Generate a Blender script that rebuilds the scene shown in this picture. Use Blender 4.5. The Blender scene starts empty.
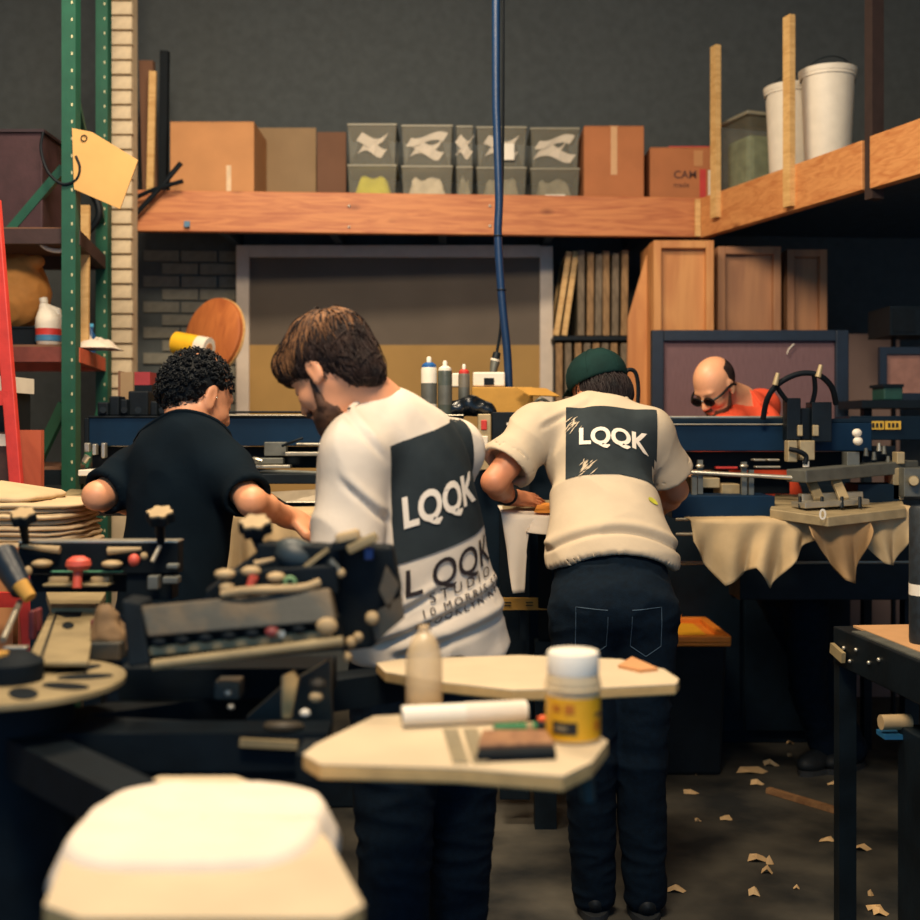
import bpy, bmesh, math, random
import numpy as np
from mathutils import Vector, Matrix, noise
from mathutils.bvhtree import BVHTree

random.seed(7)
SC = bpy.context.scene
COL = SC.collection

# ------------------------------------------------------------------ camera
FPX, HZ, CAMH = 1150.0, 430.0, 1.48        # focal length in pixels, horizon row, eye height
cam_d = bpy.data.cameras.new('camera')
cam = bpy.data.objects.new('camera', cam_d)
COL.objects.link(cam)
cam.location = (0, 0, CAMH)
cam.rotation_euler = (math.pi / 2, 0, 0)
cam_d.sensor_width = 36
cam_d.lens = 36 * FPX / 920
cam_d.shift_y = -(460 - HZ) / 920
cam_d.clip_start = 0.05
cam_d.dof.use_dof = True
cam_d.dof.focus_distance = 3.5
cam_d.dof.aperture_fstop = 2.3
SC.camera = cam

# ------------------------------------------------------------------ world, lamps, exposure
w = bpy.data.worlds.new('world'); SC.world = w
w.use_nodes = True
bgn = w.node_tree.nodes['Background']
bgn.inputs[0].default_value = (0.24, 0.56, 0.95, 1)
bgn.inputs[1].default_value = 0.62

def area(name, loc, target, sx, sy, power, col):
    l = bpy.data.lights.new(name, 'AREA'); l.shape = 'RECTANGLE'; l.size = sx; l.size_y = sy
    l.energy = power; l.color = col
    o = bpy.data.objects.new(name, l); COL.objects.link(o); o.location = loc
    o.rotation_euler = (Vector(target) - Vector(loc)).to_track_quat('-Z', 'Y').to_euler()
    return o
WARM = (1.0, 0.80, 0.56)
area('ceiling_light_over_aisle', (-0.6, 3.5, 4.25), (-0.5, 4.2, 1.0), 1.2, 0.5, 108, WARM)
area('ceiling_light_near_door', (-0.2, 0.7, 4.1), (0.1, 3.2, 1.0), 1.2, 0.6, 135, WARM)
SC.view_settings.view_transform = 'Standard'
SC.view_settings.look = 'None'
SC.view_settings.exposure = 0.25
SC.view_settings.gamma = 1.0
SC.view_settings.use_curve_mapping = False

# ------------------------------------------------------------------ helpers
def P(px, py, Y):
    return Vector(((px - 460) * Y / FPX, Y, CAMH + (HZ - py) * Y / FPX))

def lin(c):
    c = c / 255.0
    return c / 12.92 if c <= 0.04045 else ((c + 0.055) / 1.055) ** 2.4

MATS = {}
def mat(name, rgb, rough=0.6, metal=0.0, var=0.18, scale=18.0, bump=0.15, stretch=(1, 1, 1), alpha=1.0, trans=0.0, rgb2=None, wear=0.5, spec=0.5):
    """procedural material: base colour broken up by noise, fine relief"""
    if name in MATS: return MATS[name]
    m = bpy.data.materials.new(name); m.use_nodes = True
    nt = m.node_tree; b = nt.nodes['Principled BSDF']
    c = [lin(v) for v in rgb]
    b.inputs['Roughness'].default_value = rough
    b.inputs['Metallic'].default_value = metal
    b.inputs['Specular IOR Level'].default_value = spec
    if trans: b.inputs['Transmission Weight'].default_value = trans
    if alpha < 1: b.inputs['Alpha'].default_value = alpha
    tc = nt.nodes.new('ShaderNodeTexCoord')
    mp = nt.nodes.new('ShaderNodeMapping'); mp.inputs['Scale'].default_value = stretch
    nz = nt.nodes.new('ShaderNodeTexNoise'); nz.inputs['Scale'].default_value = scale; nz.inputs['Detail'].default_value = 5
    nt.links.new(tc.outputs['Object'], mp.inputs[0]); nt.links.new(mp.outputs[0], nz.inputs['Vector'])
    cr = nt.nodes.new('ShaderNodeValToRGB')
    d = [min(1, x * (1 + var)) for x in c]; e = [x * (1 - var) for x in c]
    if rgb2: e = [lin(v) for v in rgb2]; d = c
    cr.color_ramp.elements[0].color = (*e, 1); cr.color_ramp.elements[1].color = (*d, 1)
    cr.color_ramp.elements[0].position = wear - 0.2; cr.color_ramp.elements[1].position = wear + 0.2
    nt.links.new(nz.outputs['Fac'], cr.inputs[0]); nt.links.new(cr.outputs[0], b.inputs['Base Color'])
    if bump:
        bp = nt.nodes.new('ShaderNodeBump'); bp.inputs['Strength'].default_value = bump; bp.inputs['Distance'].default_value = 0.004
        nz2 = nt.nodes.new('ShaderNodeTexNoise'); nz2.inputs['Scale'].default_value = scale * 4; nz2.inputs['Detail'].default_value = 3
        nt.links.new(mp.outputs[0], nz2.inputs['Vector'])
        nt.links.new(nz2.outputs['Fac'], bp.inputs['Height']); nt.links.new(bp.outputs[0], b.inputs['Normal'])
    MATS[name] = m
    return m

def wood(name, rgb, rgb2, rough=0.55, scale=3.0, stretch=(1, 6, 12), knots=True):
    """wood: stretched wave grain"""
    if name in MATS: return MATS[name]
    m = bpy.data.materials.new(name); m.use_nodes = True
    nt = m.node_tree; b = nt.nodes['Principled BSDF']; b.inputs['Roughness'].default_value = rough
    tc = nt.nodes.new('ShaderNodeTexCoord'); mp = nt.nodes.new('ShaderNodeMapping'); mp.inputs['Scale'].default_value = stretch
    nz = nt.nodes.new('ShaderNodeTexNoise'); nz.inputs['Scale'].default_value = scale; nz.inputs['Detail'].default_value = 8; nz.inputs['Distortion'].default_value = 1.2
    nt.links.new(tc.outputs['Object'], mp.inputs[0]); nt.links.new(mp.outputs[0], nz.inputs['Vector'])
    cr = nt.nodes.new('ShaderNodeValToRGB')
    cr.color_ramp.elements[0].color = (*[lin(v) for v in rgb2], 1); cr.color_ramp.elements[1].color = (*[lin(v) for v in rgb], 1)
    cr.color_ramp.elements[0].position = 0.32; cr.color_ramp.elements[1].position = 0.6
    nt.links.new(nz.outputs['Fac'], cr.inputs[0])
    last = cr.outputs[0]
    if knots:
        vo = nt.nodes.new('ShaderNodeTexVoronoi'); vo.inputs['Scale'].default_value = 2.6
        mp2 = nt.nodes.new('ShaderNodeMapping'); mp2.inputs['Scale'].default_value = (1, 1, 2.2)
        nt.links.new(tc.outputs['Object'], mp2.inputs[0]); nt.links.new(mp2.outputs[0], vo.inputs['Vector'])
        kr = nt.nodes.new('ShaderNodeValToRGB')
        kr.color_ramp.elements[0].color = (0.45, 0.35, 0.3, 1); kr.color_ramp.elements[1].color = (1, 1, 1, 1)
        kr.color_ramp.elements[0].position = 0.02; kr.color_ramp.elements[1].position = 0.13
        nt.links.new(vo.outputs['Distance'], kr.inputs[0])
        mx = nt.nodes.new('ShaderNodeMixRGB'); mx.blend_type = 'MULTIPLY'; mx.inputs[0].default_value = 1
        nt.links.new(last, mx.inputs[1]); nt.links.new(kr.outputs[0], mx.inputs[2]); last = mx.outputs[0]
    nt.links.new(last, b.inputs['Base Color'])
    bp = nt.nodes.new('ShaderNodeBump'); bp.inputs['Strength'].default_value = 0.15; bp.inputs['Distance'].default_value = 0.003
    nt.links.new(nz.outputs['Fac'], bp.inputs['Height']); nt.links.new(bp.outputs[0], b.inputs['Normal'])
    MATS[name] = m
    return m

def basis(d, up=(0, 0, 1)):
    d = Vector(d).normalized(); up = Vector(up)
    if abs(d.dot(up)) > 0.97: up = Vector((0, 1, 0))
    s = d.cross(up).normalized(); u = s.cross(d)
    return d, s, u

def spline(pts, n=6):
    """Catmull-Rom through points"""
    p = [Vector(q) for q in pts]; p = [p[0] * 2 - p[1]] + p + [p[-1] * 2 - p[-2]]
    out = []
    for i in range(1, len(p) - 2):
        for k in range(n):
            t = k / n
            a, b, c, d = p[i - 1], p[i], p[i + 1], p[i + 2]
            out.append(0.5 * ((2 * b) + (c - a) * t + (2 * a - 5 * b + 4 * c - d) * t * t + (3 * b - a - 3 * c + d) * t ** 3))
    out.append(p[-2])
    return out

def wloc(o):
    v = Vector((0, 0, 0))
    while o is not None: v += Vector(o.location); o = o.parent
    return v

def mesh_obj(name, v, f, m, parent=None, smooth=False, angle=40):
    me = bpy.data.meshes.new(name)
    if parent is not None:
        off = wloc(parent); v = [(a[0] - off.x, a[1] - off.y, a[2] - off.z) for a in v]
    me.from_pydata([tuple(a) for a in v], [], [tuple(a) for a in f]); me.validate(); me.update()
    if smooth:
        me.shade_smooth()
        if angle < 180: me.set_sharp_from_angle(angle=math.radians(angle))
    if m is not None: me.materials.append(m)
    o = bpy.data.objects.new(name, me); COL.objects.link(o)
    if parent is not None: o.parent = parent
    return o

class MB:
    def __init__(s): s.v = []; s.f = []
    def add(s, v, f):
        n = len(s.v); s.v += [Vector(a) for a in v]; s.f += [tuple(i + n for i in q) for q in f]; return s
    def box(s, c, d, R=None):
        c = Vector(c); h = [x / 2 for x in d]; vs = []
        for k in (-1, 1):
            for j in (-1, 1):
                for i in (-1, 1):
                    q = Vector((i * h[0], j * h[1], k * h[2]))
                    vs.append(c + (R @ q if R is not None else q))
        return s.add(vs, [(0, 2, 3, 1), (4, 5, 7, 6), (0, 1, 5, 4), (2, 6, 7, 3), (0, 4, 6, 2), (1, 3, 7, 5)])
    def pb(s, x0, y0, x1, y1, Y, d):
        """box whose front face, Y metres away, spans this stretch of the view; d deep"""
        a = P(x0, y1, Y); b = P(x1, y0, Y)
        return s.box(((a.x + b.x) / 2, Y + d / 2, (a.z + b.z) / 2), (abs(b.x - a.x), d, abs(b.z - a.z)))
    def bar(s, p0, p1, wd, ht, up=(0, 0, 1)):
        p0 = Vector(p0); p1 = Vector(p1); d, sd, u = basis(p1 - p0, up)
        R = Matrix((d, sd, u)).transposed()
        return s.box((p0 + p1) / 2, ((p1 - p0).length, wd, ht), R)
    def cyl(s, p0, p1, r0, r1=None, n=16):
        r1 = r0 if r1 is None else r1
        p0 = Vector(p0); p1 = Vector(p1); d, a, b = basis(p1 - p0)
        vs = []
        for p, r in ((p0, r0), (p1, r1)):
            for i in range(n):
                t = 2 * math.pi * i / n; vs.append(p + a * (math.cos(t) * r) + b * (math.sin(t) * r))
        fs = [(i, n + i, n + (i + 1) % n, (i + 1) % n) for i in range(n)]
        fs += [tuple(range(n)), tuple(range(2 * n - 1, n - 1, -1))]
        return s.add(vs, fs)
    def tube(s, pts, r, n=8, sm=0, r1=None):
        pts = [Vector(p) for p in pts]
        if sm: pts = spline(pts, sm)
        N = len(pts); vs = []; pa = None
        for i, p in enumerate(pts):
            d = (pts[min(i + 1, N - 1)] - pts[max(i - 1, 0)]).normalized()
            if pa is None: _, a, _ = basis(d)
            else:
                a = pa - d * pa.dot(d)
                a = a.normalized() if a.length > 1e-6 else basis(d)[1]
            pa = a; b = d.cross(a)
            rr = r if r1 is None else r + (r1 - r) * i / (N - 1)
            for k in range(n):
                t = 2 * math.pi * k / n; vs.append(p + a * (math.cos(t) * rr) + b * (math.sin(t) * rr))
        fs = []
        for i in range(N - 1):
            for k in range(n):
                fs.append((i * n + k, i * n + (k + 1) % n, (i + 1) * n + (k + 1) % n, (i + 1) * n + k))
        fs += [tuple(range(n - 1, -1, -1)), tuple((N - 1) * n + k for k in range(n))]
        return s.add(vs, fs)
    def lathe(s, prof, o, axis=(0, 0, 1), n=28):
        o = Vector(o); d, a, b = basis(axis, (0.01, 1, 0)); vs = []
        for r, z in prof:
            for i in range(n):
                t = 2 * math.pi * i / n; vs.append(o + d * z + a * (math.cos(t) * max(r, 1e-5)) + b * (math.sin(t) * max(r, 1e-5)))
        fs = []
        for j in range(len(prof) - 1):
            for i in range(n):
                fs.append((j * n + i, j * n + (i + 1) % n, (j + 1) * n + (i + 1) % n, (j + 1) * n + i))
        fs += [tuple(range(n - 1, -1, -1)), tuple((len(prof) - 1) * n + i for i in range(n))]
        return s.add(vs, fs)
    def prism(s, poly, ext):
        """closed polygon of 3-D points pushed along ext"""
        e = Vector(ext); n = len(poly); poly = [Vector(p) for p in poly]
        vs = poly + [p + e for p in poly]
        fs = [tuple(range(n - 1, -1, -1)), tuple(range(n, 2 * n))] + [(i, (i + 1) % n, n + (i + 1) % n, n + i) for i in range(n)]
        return s.add(vs, fs)
    def ell(s, c, r, R=None, nu=16, nv=10):
        c = Vector(c); vs = []; fs = []
        for j in range(nv + 1):
            ph = math.pi * j / nv
            for i in range(nu):
                t = 2 * math.pi * i / nu
                q = Vector((r[0] * math.sin(ph) * math.cos(t), r[1] * math.sin(ph) * math.sin(t), r[2] * math.cos(ph)))
                vs.append(c + (R @ q if R is not None else q))
        for j in range(nv):
            for i in range(nu):
                fs.append((j * nu + i, (j + 1) * nu + i, (j + 1) * nu + (i + 1) % nu, j * nu + (i + 1) % nu))
        return s.add(vs, fs)
    def torus(s, c, ax, R, r, n=24, m=8, a0=0, a1=2 * math.pi):
        d, a, b = basis(ax); c = Vector(c)
        full = abs(a1 - a0 - 2 * math.pi) < 1e-4
        pts = [c + a * (R * math.cos(a0 + (a1 - a0) * i / n)) + b * (R * math.sin(a0 + (a1 - a0) * i / n)) for i in range(n + 1)]
        return s.tube(pts, r, m)
    def surf(s, fn, nu, nv, th=0.0):
        """sheet fn(u,v); th gives it thickness along -normal"""
        g = [[Vector(fn(i / nu, j / nv)) for i in range(nu + 1)] for j in range(nv + 1)]
        def idx(i, j): return j * (nu + 1) + i
        vs = [p for row in g for p in row]; fs = []
        for j in range(nv):
            for i in range(nu): fs.append((idx(i, j), idx(i + 1, j), idx(i + 1, j + 1), idx(i, j + 1)))
        if th:
            N = len(vs); off = []
            for j in range(nv + 1):
                for i in range(nu + 1):
                    a = g[j][min(i + 1, nu)] - g[j][max(i - 1, 0)]; b = g[min(j + 1, nv)][i] - g[max(j - 1, 0)][i]
                    n = a.cross(b); n = n.normalized() if n.length > 1e-9 else Vector((0, 0, 1))
                    off.append(g[j][i] - n * th)
            vs += off
            fs += [tuple(N + k for k in reversed(q)) for q in fs]
            ring = [idx(i, 0) for i in range(nu + 1)] + [idx(nu, j) for j in range(1, nv + 1)] + [idx(i, nv) for i in range(nu - 1, -1, -1)] + [idx(0, j) for j in range(nv - 1, 0, -1)]
            for k in range(len(ring)):
                a, b = ring[k], ring[(k + 1) % len(ring)]; fs.append((b, a, N + a, N + b))
        return s.add(vs, fs)
    def build(s, name, m, parent=None, smooth=False, bevel=0.0, angle=40, seg=2):
        o = mesh_obj(name, s.v, s.f, m, parent, smooth, angle)
        if bevel:
            md = o.modifiers.new('bevel', 'BEVEL'); md.width = bevel; md.segments = seg; md.limit_method = 'ANGLE'; md.angle_limit = math.radians(50)
        return o

def tag(o, label, cat, group=None, kind=None):
    if label: o['label'] = label
    if cat: o['category'] = cat
    if group: o['group'] = group
    if kind: o['kind'] = kind
    return o
def thing(name, label, cat, loc=(0, 0, 0), group=None):
    o = bpy.data.objects.new(name, None); COL.objects.link(o); o.location = loc; o.empty_display_size = 0.05
    return tag(o, label, cat, group)
def struct(o): o['kind'] = 'structure'; return o

def text_polys(txt, size, bold=0.0, spacing=1.0):
    """letters as a flat mesh (verts 2-D, faces), left end of the baseline at 0,0"""
    cu = bpy.data.curves.new('t', 'FONT'); cu.body = txt; cu.size = size; cu.offset = bold; cu.space_character = spacing; cu.resolution_u = 4
    ob = bpy.data.objects.new('t', cu); COL.objects.link(ob)
    dg = bpy.context.evaluated_depsgraph_get(); me = ob.evaluated_get(dg).to_mesh()
    bm = bmesh.new(); bm.from_mesh(me); bmesh.ops.triangulate(bm, faces=bm.faces)
    v = [(a.co.x, a.co.y) for a in bm.verts]; f = [tuple(q.index for q in p.verts) for p in bm.faces]
    bm.free(); ob.evaluated_get(dg).to_mesh_clear(); bpy.data.objects.remove(ob); bpy.data.curves.remove(cu)
    x0 = min(a[0] for a in v); v = [(a[0] - x0, a[1]) for a in v]
    return v, f
def refine(v, f, maxlen):
    bm = bmesh.new(); vs = [bm.verts.new((a[0], a[1], 0)) for a in v]
    for q in f:
        try: bm.faces.new([vs[i] for i in q])
        except ValueError: pass
    bmesh.ops.remove_doubles(bm, verts=bm.verts, dist=1e-6)
    for _ in range(5):
        ed = [e for e in bm.edges if e.calc_length() > maxlen]
        if not ed: break
        bmesh.ops.subdivide_edges(bm, edges=ed, cuts=1); bmesh.ops.triangulate(bm, faces=bm.faces)
    bm.verts.index_update()
    r = [(a.co.x, a.co.y) for a in bm.verts], [tuple(q.index for q in p.verts) for p in bm.faces]
    bm.free(); return r
def flat_text(txt, size, origin, U, W, m, name, parent, lift=0.0008, bold=0.0, spacing=1.0):
    """flat lettering lying on a plane"""
    v, f = text_polys(txt, size, bold, spacing); o = Vector(origin); U = Vector(U).normalized(); W = Vector(W).normalized(); n = U.cross(W)
    return mesh_obj(name, [o + U * a + W * b + n * lift for a, b in v], f, m, parent)
# ------------------------------------------------------------------ soft bodies: smooth-union distance field -> one continuous mesh
class SDF:
    def __init__(s, lo, hi, h):
        s.lo = np.array(lo, float); s.h = h
        n = [int(math.ceil((hi[i] - lo[i]) / h)) + 1 for i in range(3)]
        s.n = n; s.f = np.full(n, 0.5, np.float32)
        s.ax = [np.float32(s.lo[i]) + np.float32(h) * np.arange(n[i], dtype=np.float32) for i in range(3)]
    def sub(s, lo, hi):
        sl = []
        for i in range(3):
            a = max(0, int((lo[i] - s.lo[i]) / s.h)); b = min(s.n[i], int((hi[i] - s.lo[i]) / s.h) + 2)
            if a >= b: return None, None
            sl.append(slice(a, b))
        c = [s.ax[0][sl[0]][:, None, None], s.ax[1][sl[1]][None, :, None], s.ax[2][sl[2]][None, None, :]]
        return tuple(sl), c
    def comb(s, sl, d, k, op):
        f = s.f[sl]
        if op == 's': d = -d; 
        if op == 'u':
            if k > 0:
                hh = np.clip(0.5 + 0.5 * (f - d) / k, 0, 1); s.f[sl] = f * (1 - hh) + d * hh - k * hh * (1 - hh)
            else: s.f[sl] = np.minimum(f, d)
        else:
            if k > 0:
                hh = np.clip(0.5 - 0.5 * (f - d) / k, 0, 1); s.f[sl] = f * (1 - hh) + d * hh + k * hh * (1 - hh)
            else: s.f[sl] = np.maximum(f, d)
    def cap(s, a, b, ra, rb=None, k=0.02, op='u', flat=False):
        rb = ra if rb is None else rb; a = np.array(a, float); b = np.array(b, float); m = max(ra, rb) + k + 0.03
        sl, c = s.sub(np.minimum(a, b) - m, np.maximum(a, b) + m)
        if sl is None: return s
        ba = b - a; L = float(ba @ ba) + 1e-9
        tr = ((c[0] - a[0]) * ba[0] + (c[1] - a[1]) * ba[1] + (c[2] - a[2]) * ba[2]) / L
        t = tr if flat else np.clip(tr, 0, 1)
        d = np.sqrt((c[0] - a[0] - t * ba[0]) ** 2 + (c[1] - a[1] - t * ba[1]) ** 2 + (c[2] - a[2] - t * ba[2]) ** 2) - (ra + (rb - ra) * np.clip(t, 0, 1))
        if flat: d = np.maximum(d, np.maximum(tr - 1, -tr) * math.sqrt(L))
        s.comb(sl, d.astype(np.float32), k, op); return s
    def ell(s, c0, r, R=None, k=0.02, op='u'):
        c0 = np.array(c0, float); m = max(r) + k + 0.03
        sl, c = s.sub(c0 - m, c0 + m)
        if sl is None: return s
        q = [c[i] - c0[i] for i in range(3)]
        if R is not None:
            R = [[float(R[i][j]) for j in range(3)] for i in range(3)]      # columns are the local axes
            q = [q[0] * R[0][j] + q[1] * R[1][j] + q[2] * R[2][j] for j in range(3)]
        k0 = np.sqrt((q[0] / r[0]) ** 2 + (q[1] / r[1]) ** 2 + (q[2] / r[2]) ** 2)
        k1 = np.sqrt((q[0] / r[0] ** 2) ** 2 + (q[1] / r[1] ** 2) ** 2 + (q[2] / r[2] ** 2) ** 2) + 1e-6
        s.comb(sl, (k0 * (k0 - 1) / k1).astype(np.float32), k, op); return s
    def cut(s, p, n, rad, k=0.0):
        """keep only the side of the plane away from n, within rad of p"""
        p = np.array(p, float); n = np.array(Vector(n).normalized(), float)
        sl, c = s.sub(p - rad, p + rad)
        if sl is None: return s
        d = (c[0] - p[0]) * n[0] + (c[1] - p[1]) * n[1] + (c[2] - p[2]) * n[2]
        r2 = (c[0] - p[0]) ** 2 + (c[1] - p[1]) ** 2 + (c[2] - p[2]) ** 2
        f = s.f[sl]; s.f[sl] = np.where(r2 < rad * rad, np.maximum(f, d), f); return s
    def mesh(s):
        f = s.f; S = f < 0
        cs = lambda a, i, j, k: a[i:a.shape[0] - 1 + i, j:a.shape[1] - 1 + j, k:a.shape[2] - 1 + k]
        cnt = np.zeros([x - 1 for x in f.shape], np.int8)
        for i in (0, 1):
            for j in (0, 1):
                for k in (0, 1): cnt += cs(S, i, j, k)
        act = (cnt > 0) & (cnt < 8)
        I = np.nonzero(act); N = len(I[0])
        vid = np.full(act.shape, -1, np.int32); vid[I] = np.arange(N)
        acc = np.zeros((N, 3)); num = np.zeros(N)
        for ax in range(3):
            for u in (0, 1):
                for v in (0, 1):
                    a = [0, 0, 0]; a[(ax + 1) % 3] = u; a[(ax + 2) % 3] = v; b = list(a); b[ax] = 1
                    fa = f[I[0] + a[0], I[1] + a[1], I[2] + a[2]]; fb = f[I[0] + b[0], I[1] + b[1], I[2] + b[2]]
                    m = (fa < 0) != (fb < 0); t = np.where(m, fa / np.where(m, fa - fb, 1), 0)
                    p = np.array(a, float)[None, :].repeat(N, 0); p[:, ax] += t
                    acc += p * m[:, None]; num += m
        V = (np.stack(I, 1) + acc / num[:, None]) * s.h + s.lo
        faces = []
        for ax in range(3):
            o1, o2 = (ax + 1) % 3, (ax + 2) % 3
            sa = [slice(None)] * 3; sb = [slice(None)] * 3
            sa[ax] = slice(0, -1); sb[ax] = slice(1, None)
            A = S[tuple(sa)]; B = S[tuple(sb)]
            q = np.nonzero(A != B)
            ok = (q[o1] > 0) & (q[o2] > 0) & (q[o1] < f.shape[o1] - 1) & (q[o2] < f.shape[o2] - 1)
            q = [x[ok] for x in q]; flip = A[tuple(q)]
            def cell(d1, d2):
                w = [x.copy() for x in q]; w[o1] = w[o1] - d1; w[o2] = w[o2] - d2; return vid[tuple(w)]
            quad = np.stack([cell(1, 1), cell(0, 1), cell(0, 0), cell(1, 0)], 1)
            quad[~flip] = quad[~flip][:, ::-1]; faces.append(quad)
        return V, np.concatenate(faces)

def smooth_v(V, Fq, it=2, lam=0.5):
    for _ in range(it):
        acc = np.zeros_like(V); n = np.zeros(len(V))
        for i in range(4):
            a, b = Fq[:, i], Fq[:, (i + 1) % 4]
            for q in range(3):
                acc[:, q] += np.bincount(a, V[b, q], len(V)) + np.bincount(b, V[a, q], len(V))
            n += np.bincount(a, minlength=len(V)) + np.bincount(b, minlength=len(V))
        V = V * (1 - lam) + lam * acc / np.maximum(n, 1)[:, None]
    return V
def v_normals(V, Fq):
    fn = np.cross(V[Fq[:, 2]] - V[Fq[:, 0]], V[Fq[:, 3]] - V[Fq[:, 1]]); out = np.zeros_like(V)
    for i in range(4):
        for q in range(3): out[:, q] += np.bincount(Fq[:, i], fn[:, q], len(V))
    return out / (np.linalg.norm(out, axis=1)[:, None] + 1e-12)
def np_obj(name, V, Fq, m, parent):
    return mesh_obj(name, V.tolist(), Fq.tolist(), m, parent, smooth=True, angle=180)
# ------------------------------------------------------------------ the building
def wy(X, off=0.0): return 6.144 + 0.0815 * X + off         # the back of the hall runs slightly askew to the view
WD = Vector((1, 0.0815, 0)).normalized(); WN = Vector((0.0815, -1, 0)).normalized()
FLOOR = mat('floor_concrete', (92, 88, 78), .75, var=.5, scale=3.2, bump=.5, rgb2=(22, 26, 28), wear=.55)
struct(MB().box((0.2, 4.0, -0.06), (8.4, 12, .12)).build('floor', FLOOR))
PLASTER = mat('wall_plaster', (196, 172, 138), .9, var=.12, scale=4)
GREYB = mat('brick_grey_paint', (124, 122, 112), .85, var=.14, scale=30, bump=.4)
CREAMB = mat('brick_cream_paint', (208, 190, 160), .85, var=.12, scale=30, bump=.5)
MORT = mat('mortar_grey', (78, 84, 86), .95, var=.1)
CEILM = mat('ceiling_boards', (120, 110, 96), .9, var=.1)
wb = MB(); wb.box((0.2, wy(.2, .75) + .1, 2.2), (8.6, .2, 4.4), Matrix.Rotation(math.atan(.0815), 3, 'Z')); wb = struct(wb.build('wall_back', MORT))
struct(MB().box((-4.05, 3.6, 2.2), (.2, 8, 4.4)).build('wall_left', PLASTER))
struct(MB().box((4.45, 3.6, 2.2), (.2, 8, 4.4)).build('wall_right', PLASTER))
struct(MB().box((0.2, 4.0, 4.46), (8.8, 9, .12)).build('ceiling', CEILM))
# painted bricks of the back wall where they show
bm_ = MB().box((0, 0, 0), (.205, .03, .062), Matrix.Rotation(math.atan(.0815), 3, 'Z'))
proto = bm_.build('brick', GREYB, None); me = proto.data; first = True
def put_brick(X, z, off, m, parent, first):
    o = proto if first else proto.copy()
    if not first: COL.objects.link(o)
    o.parent = parent; wl = wloc(parent); o.location = Vector((X, wy(X, off) + random.uniform(-.003, .003), z)) - wl
    return o
for r in range(17):
    z = 1.30 + r * .075
    for c in range(3):
        X = -1.75 + c * .217 + (.108 if r % 2 else 0)
        put_brick(X, z, .745, GREYB, wb, first); first = False
# tall cream brick pier at the left
pier = MB().box((-1.712, 5.85, 2.2), (.115, .1, 4.4)).build('wall_pier', mat('mortar_cream', (190, 172, 144), .95, var=.1)); struct(pier)
bp2 = MB().box((0, 0, 0), (.125, .03, .062)).build('brick', CREAMB, pier); bp2.location = Vector((-1.712, 5.79, 1.2))
for r in range(1, 43):
    o = bp2.copy(); COL.objects.link(o); o.parent = pier; o.location = Vector((-1.712 + random.uniform(-.004, .004), 5.79 + random.uniform(-.003, .003), 1.2 + r * .075))
# mezzanine: beam, deck, side beam
ORW = wood('wood_orange', (205, 132, 80), (176, 100, 60), .55, 3.0, (1, 8, 14))
ORW2 = wood('wood_orange_side', (214, 150, 92), (190, 120, 68), .55, 3.0, (3, 3, 14))
SHADEW = mat('deck_shade_blue', (44, 70, 92), .9, var=.2)  # dark blue puts the bluish shade under the deck into its colour
A0 = P(122, 211, 6.0); A1 = P(700, 218, 6.25)
mz = thing('mezzanine', 'orange timber storage mezzanine running along the back and side of the hall', 'mezzanine', (0, 6.2, 0)); mz['kind'] = 'structure'
hgt = .214
zb = A0.z - hgt / 2
fwd_l = A0 - WD * .03
beam = MB().bar(A0 - WD * .0, A1 + WD * .02, .05, hgt).build('front_beam', ORW, mz, bevel=.004)
C0 = Vector((A1.x, A1.y, A0.z)); sd = (P(920, 170, 4.66) - P(700, 236, 6.25)); sd.z = 0; sd.normalize()
j1 = C0 + sd * 1.36
MB().bar(C0 + sd * .02, j1, .05, hgt).build('side_beam', ORW2, mz, bevel=.004)
MB().bar(j1 + sd * .05, C0 + sd * 4.2, .05, hgt + .01).build('side_beam', ORW2, mz, bevel=.004)
sn = Vector((sd.y, -sd.x, 0)); sn = sn if sn.x > 0 else -sn
MB().box(j1 + sd * .025 + sn * .02 + Vector((0, 0, .35)), (.05, .06, 1.0), Matrix.Rotation(math.atan2(sd.y, sd.x), 3, 'Z')).build('post', mat('post_dark', (50, 36, 34), .7), mz)
d = [A0 - WD * 0.0 + Vector((0, .03, 0)), C0 + Vector((0, .03, 0)), C0 + sd * 4.2 + sn * .03, C0 + sd * 4.2 + sn * 2.2, C0 + sn * 3.2 + Vector((0, .9, 0)), A0 + Vector((0, .9, 0))]
d = [Vector((p.x, p.y, zb + .15)) for p in d]
MB().prism(d, (0, 0, .04)).build('deck', SHADEW, mz)
ZD = zb + .19
for X in (-1.3, -.7, -.1, .5, 1.0):
    MB().box((X, wy(X, .42), zb + .095), (.045, .75, .11)).build('joist', SHADEW, mz)
mb = MB()
for px, py in ((349, 206), (349, 227), (490, 206), (490, 226)): p = P(px, py, wy((px - 460) * 6.1 / FPX) - .028); mb.ell(p, (.008, .004, .008), None, 8, 6)
mb.build('bolt_heads', mat('zinc', (190, 186, 176), .4, .8), mz, True)
MB().box(P(187, 224, 5.985), (.03, .008, .03)).build('blue_tape', mat('tape_blue', (90, 130, 160), .6), mz)
MB().box(C0 + sd * .03 + Vector((-.035, -.03, 0)), (.03, .012, .2), Matrix.Rotation(.1, 3, 'Z')).build('corner_strip', wood('wood_pale', (226, 186, 124), (206, 160, 98), .6, 3, (3, 3, 12), False), mz)
PALE = MATS['wood_pale']
for s_, ln, zz in ((.22, .9, .42), (.86, .9, .36)):
    p = C0 + sd * s_ - sn * .04; MB().box(p + Vector((0, 0, zz)), (.055, .03, ln), Matrix.Rotation(math.atan2(sd.y, sd.x), 3, 'Z')).build('guard_post', PALE, mz)
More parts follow.
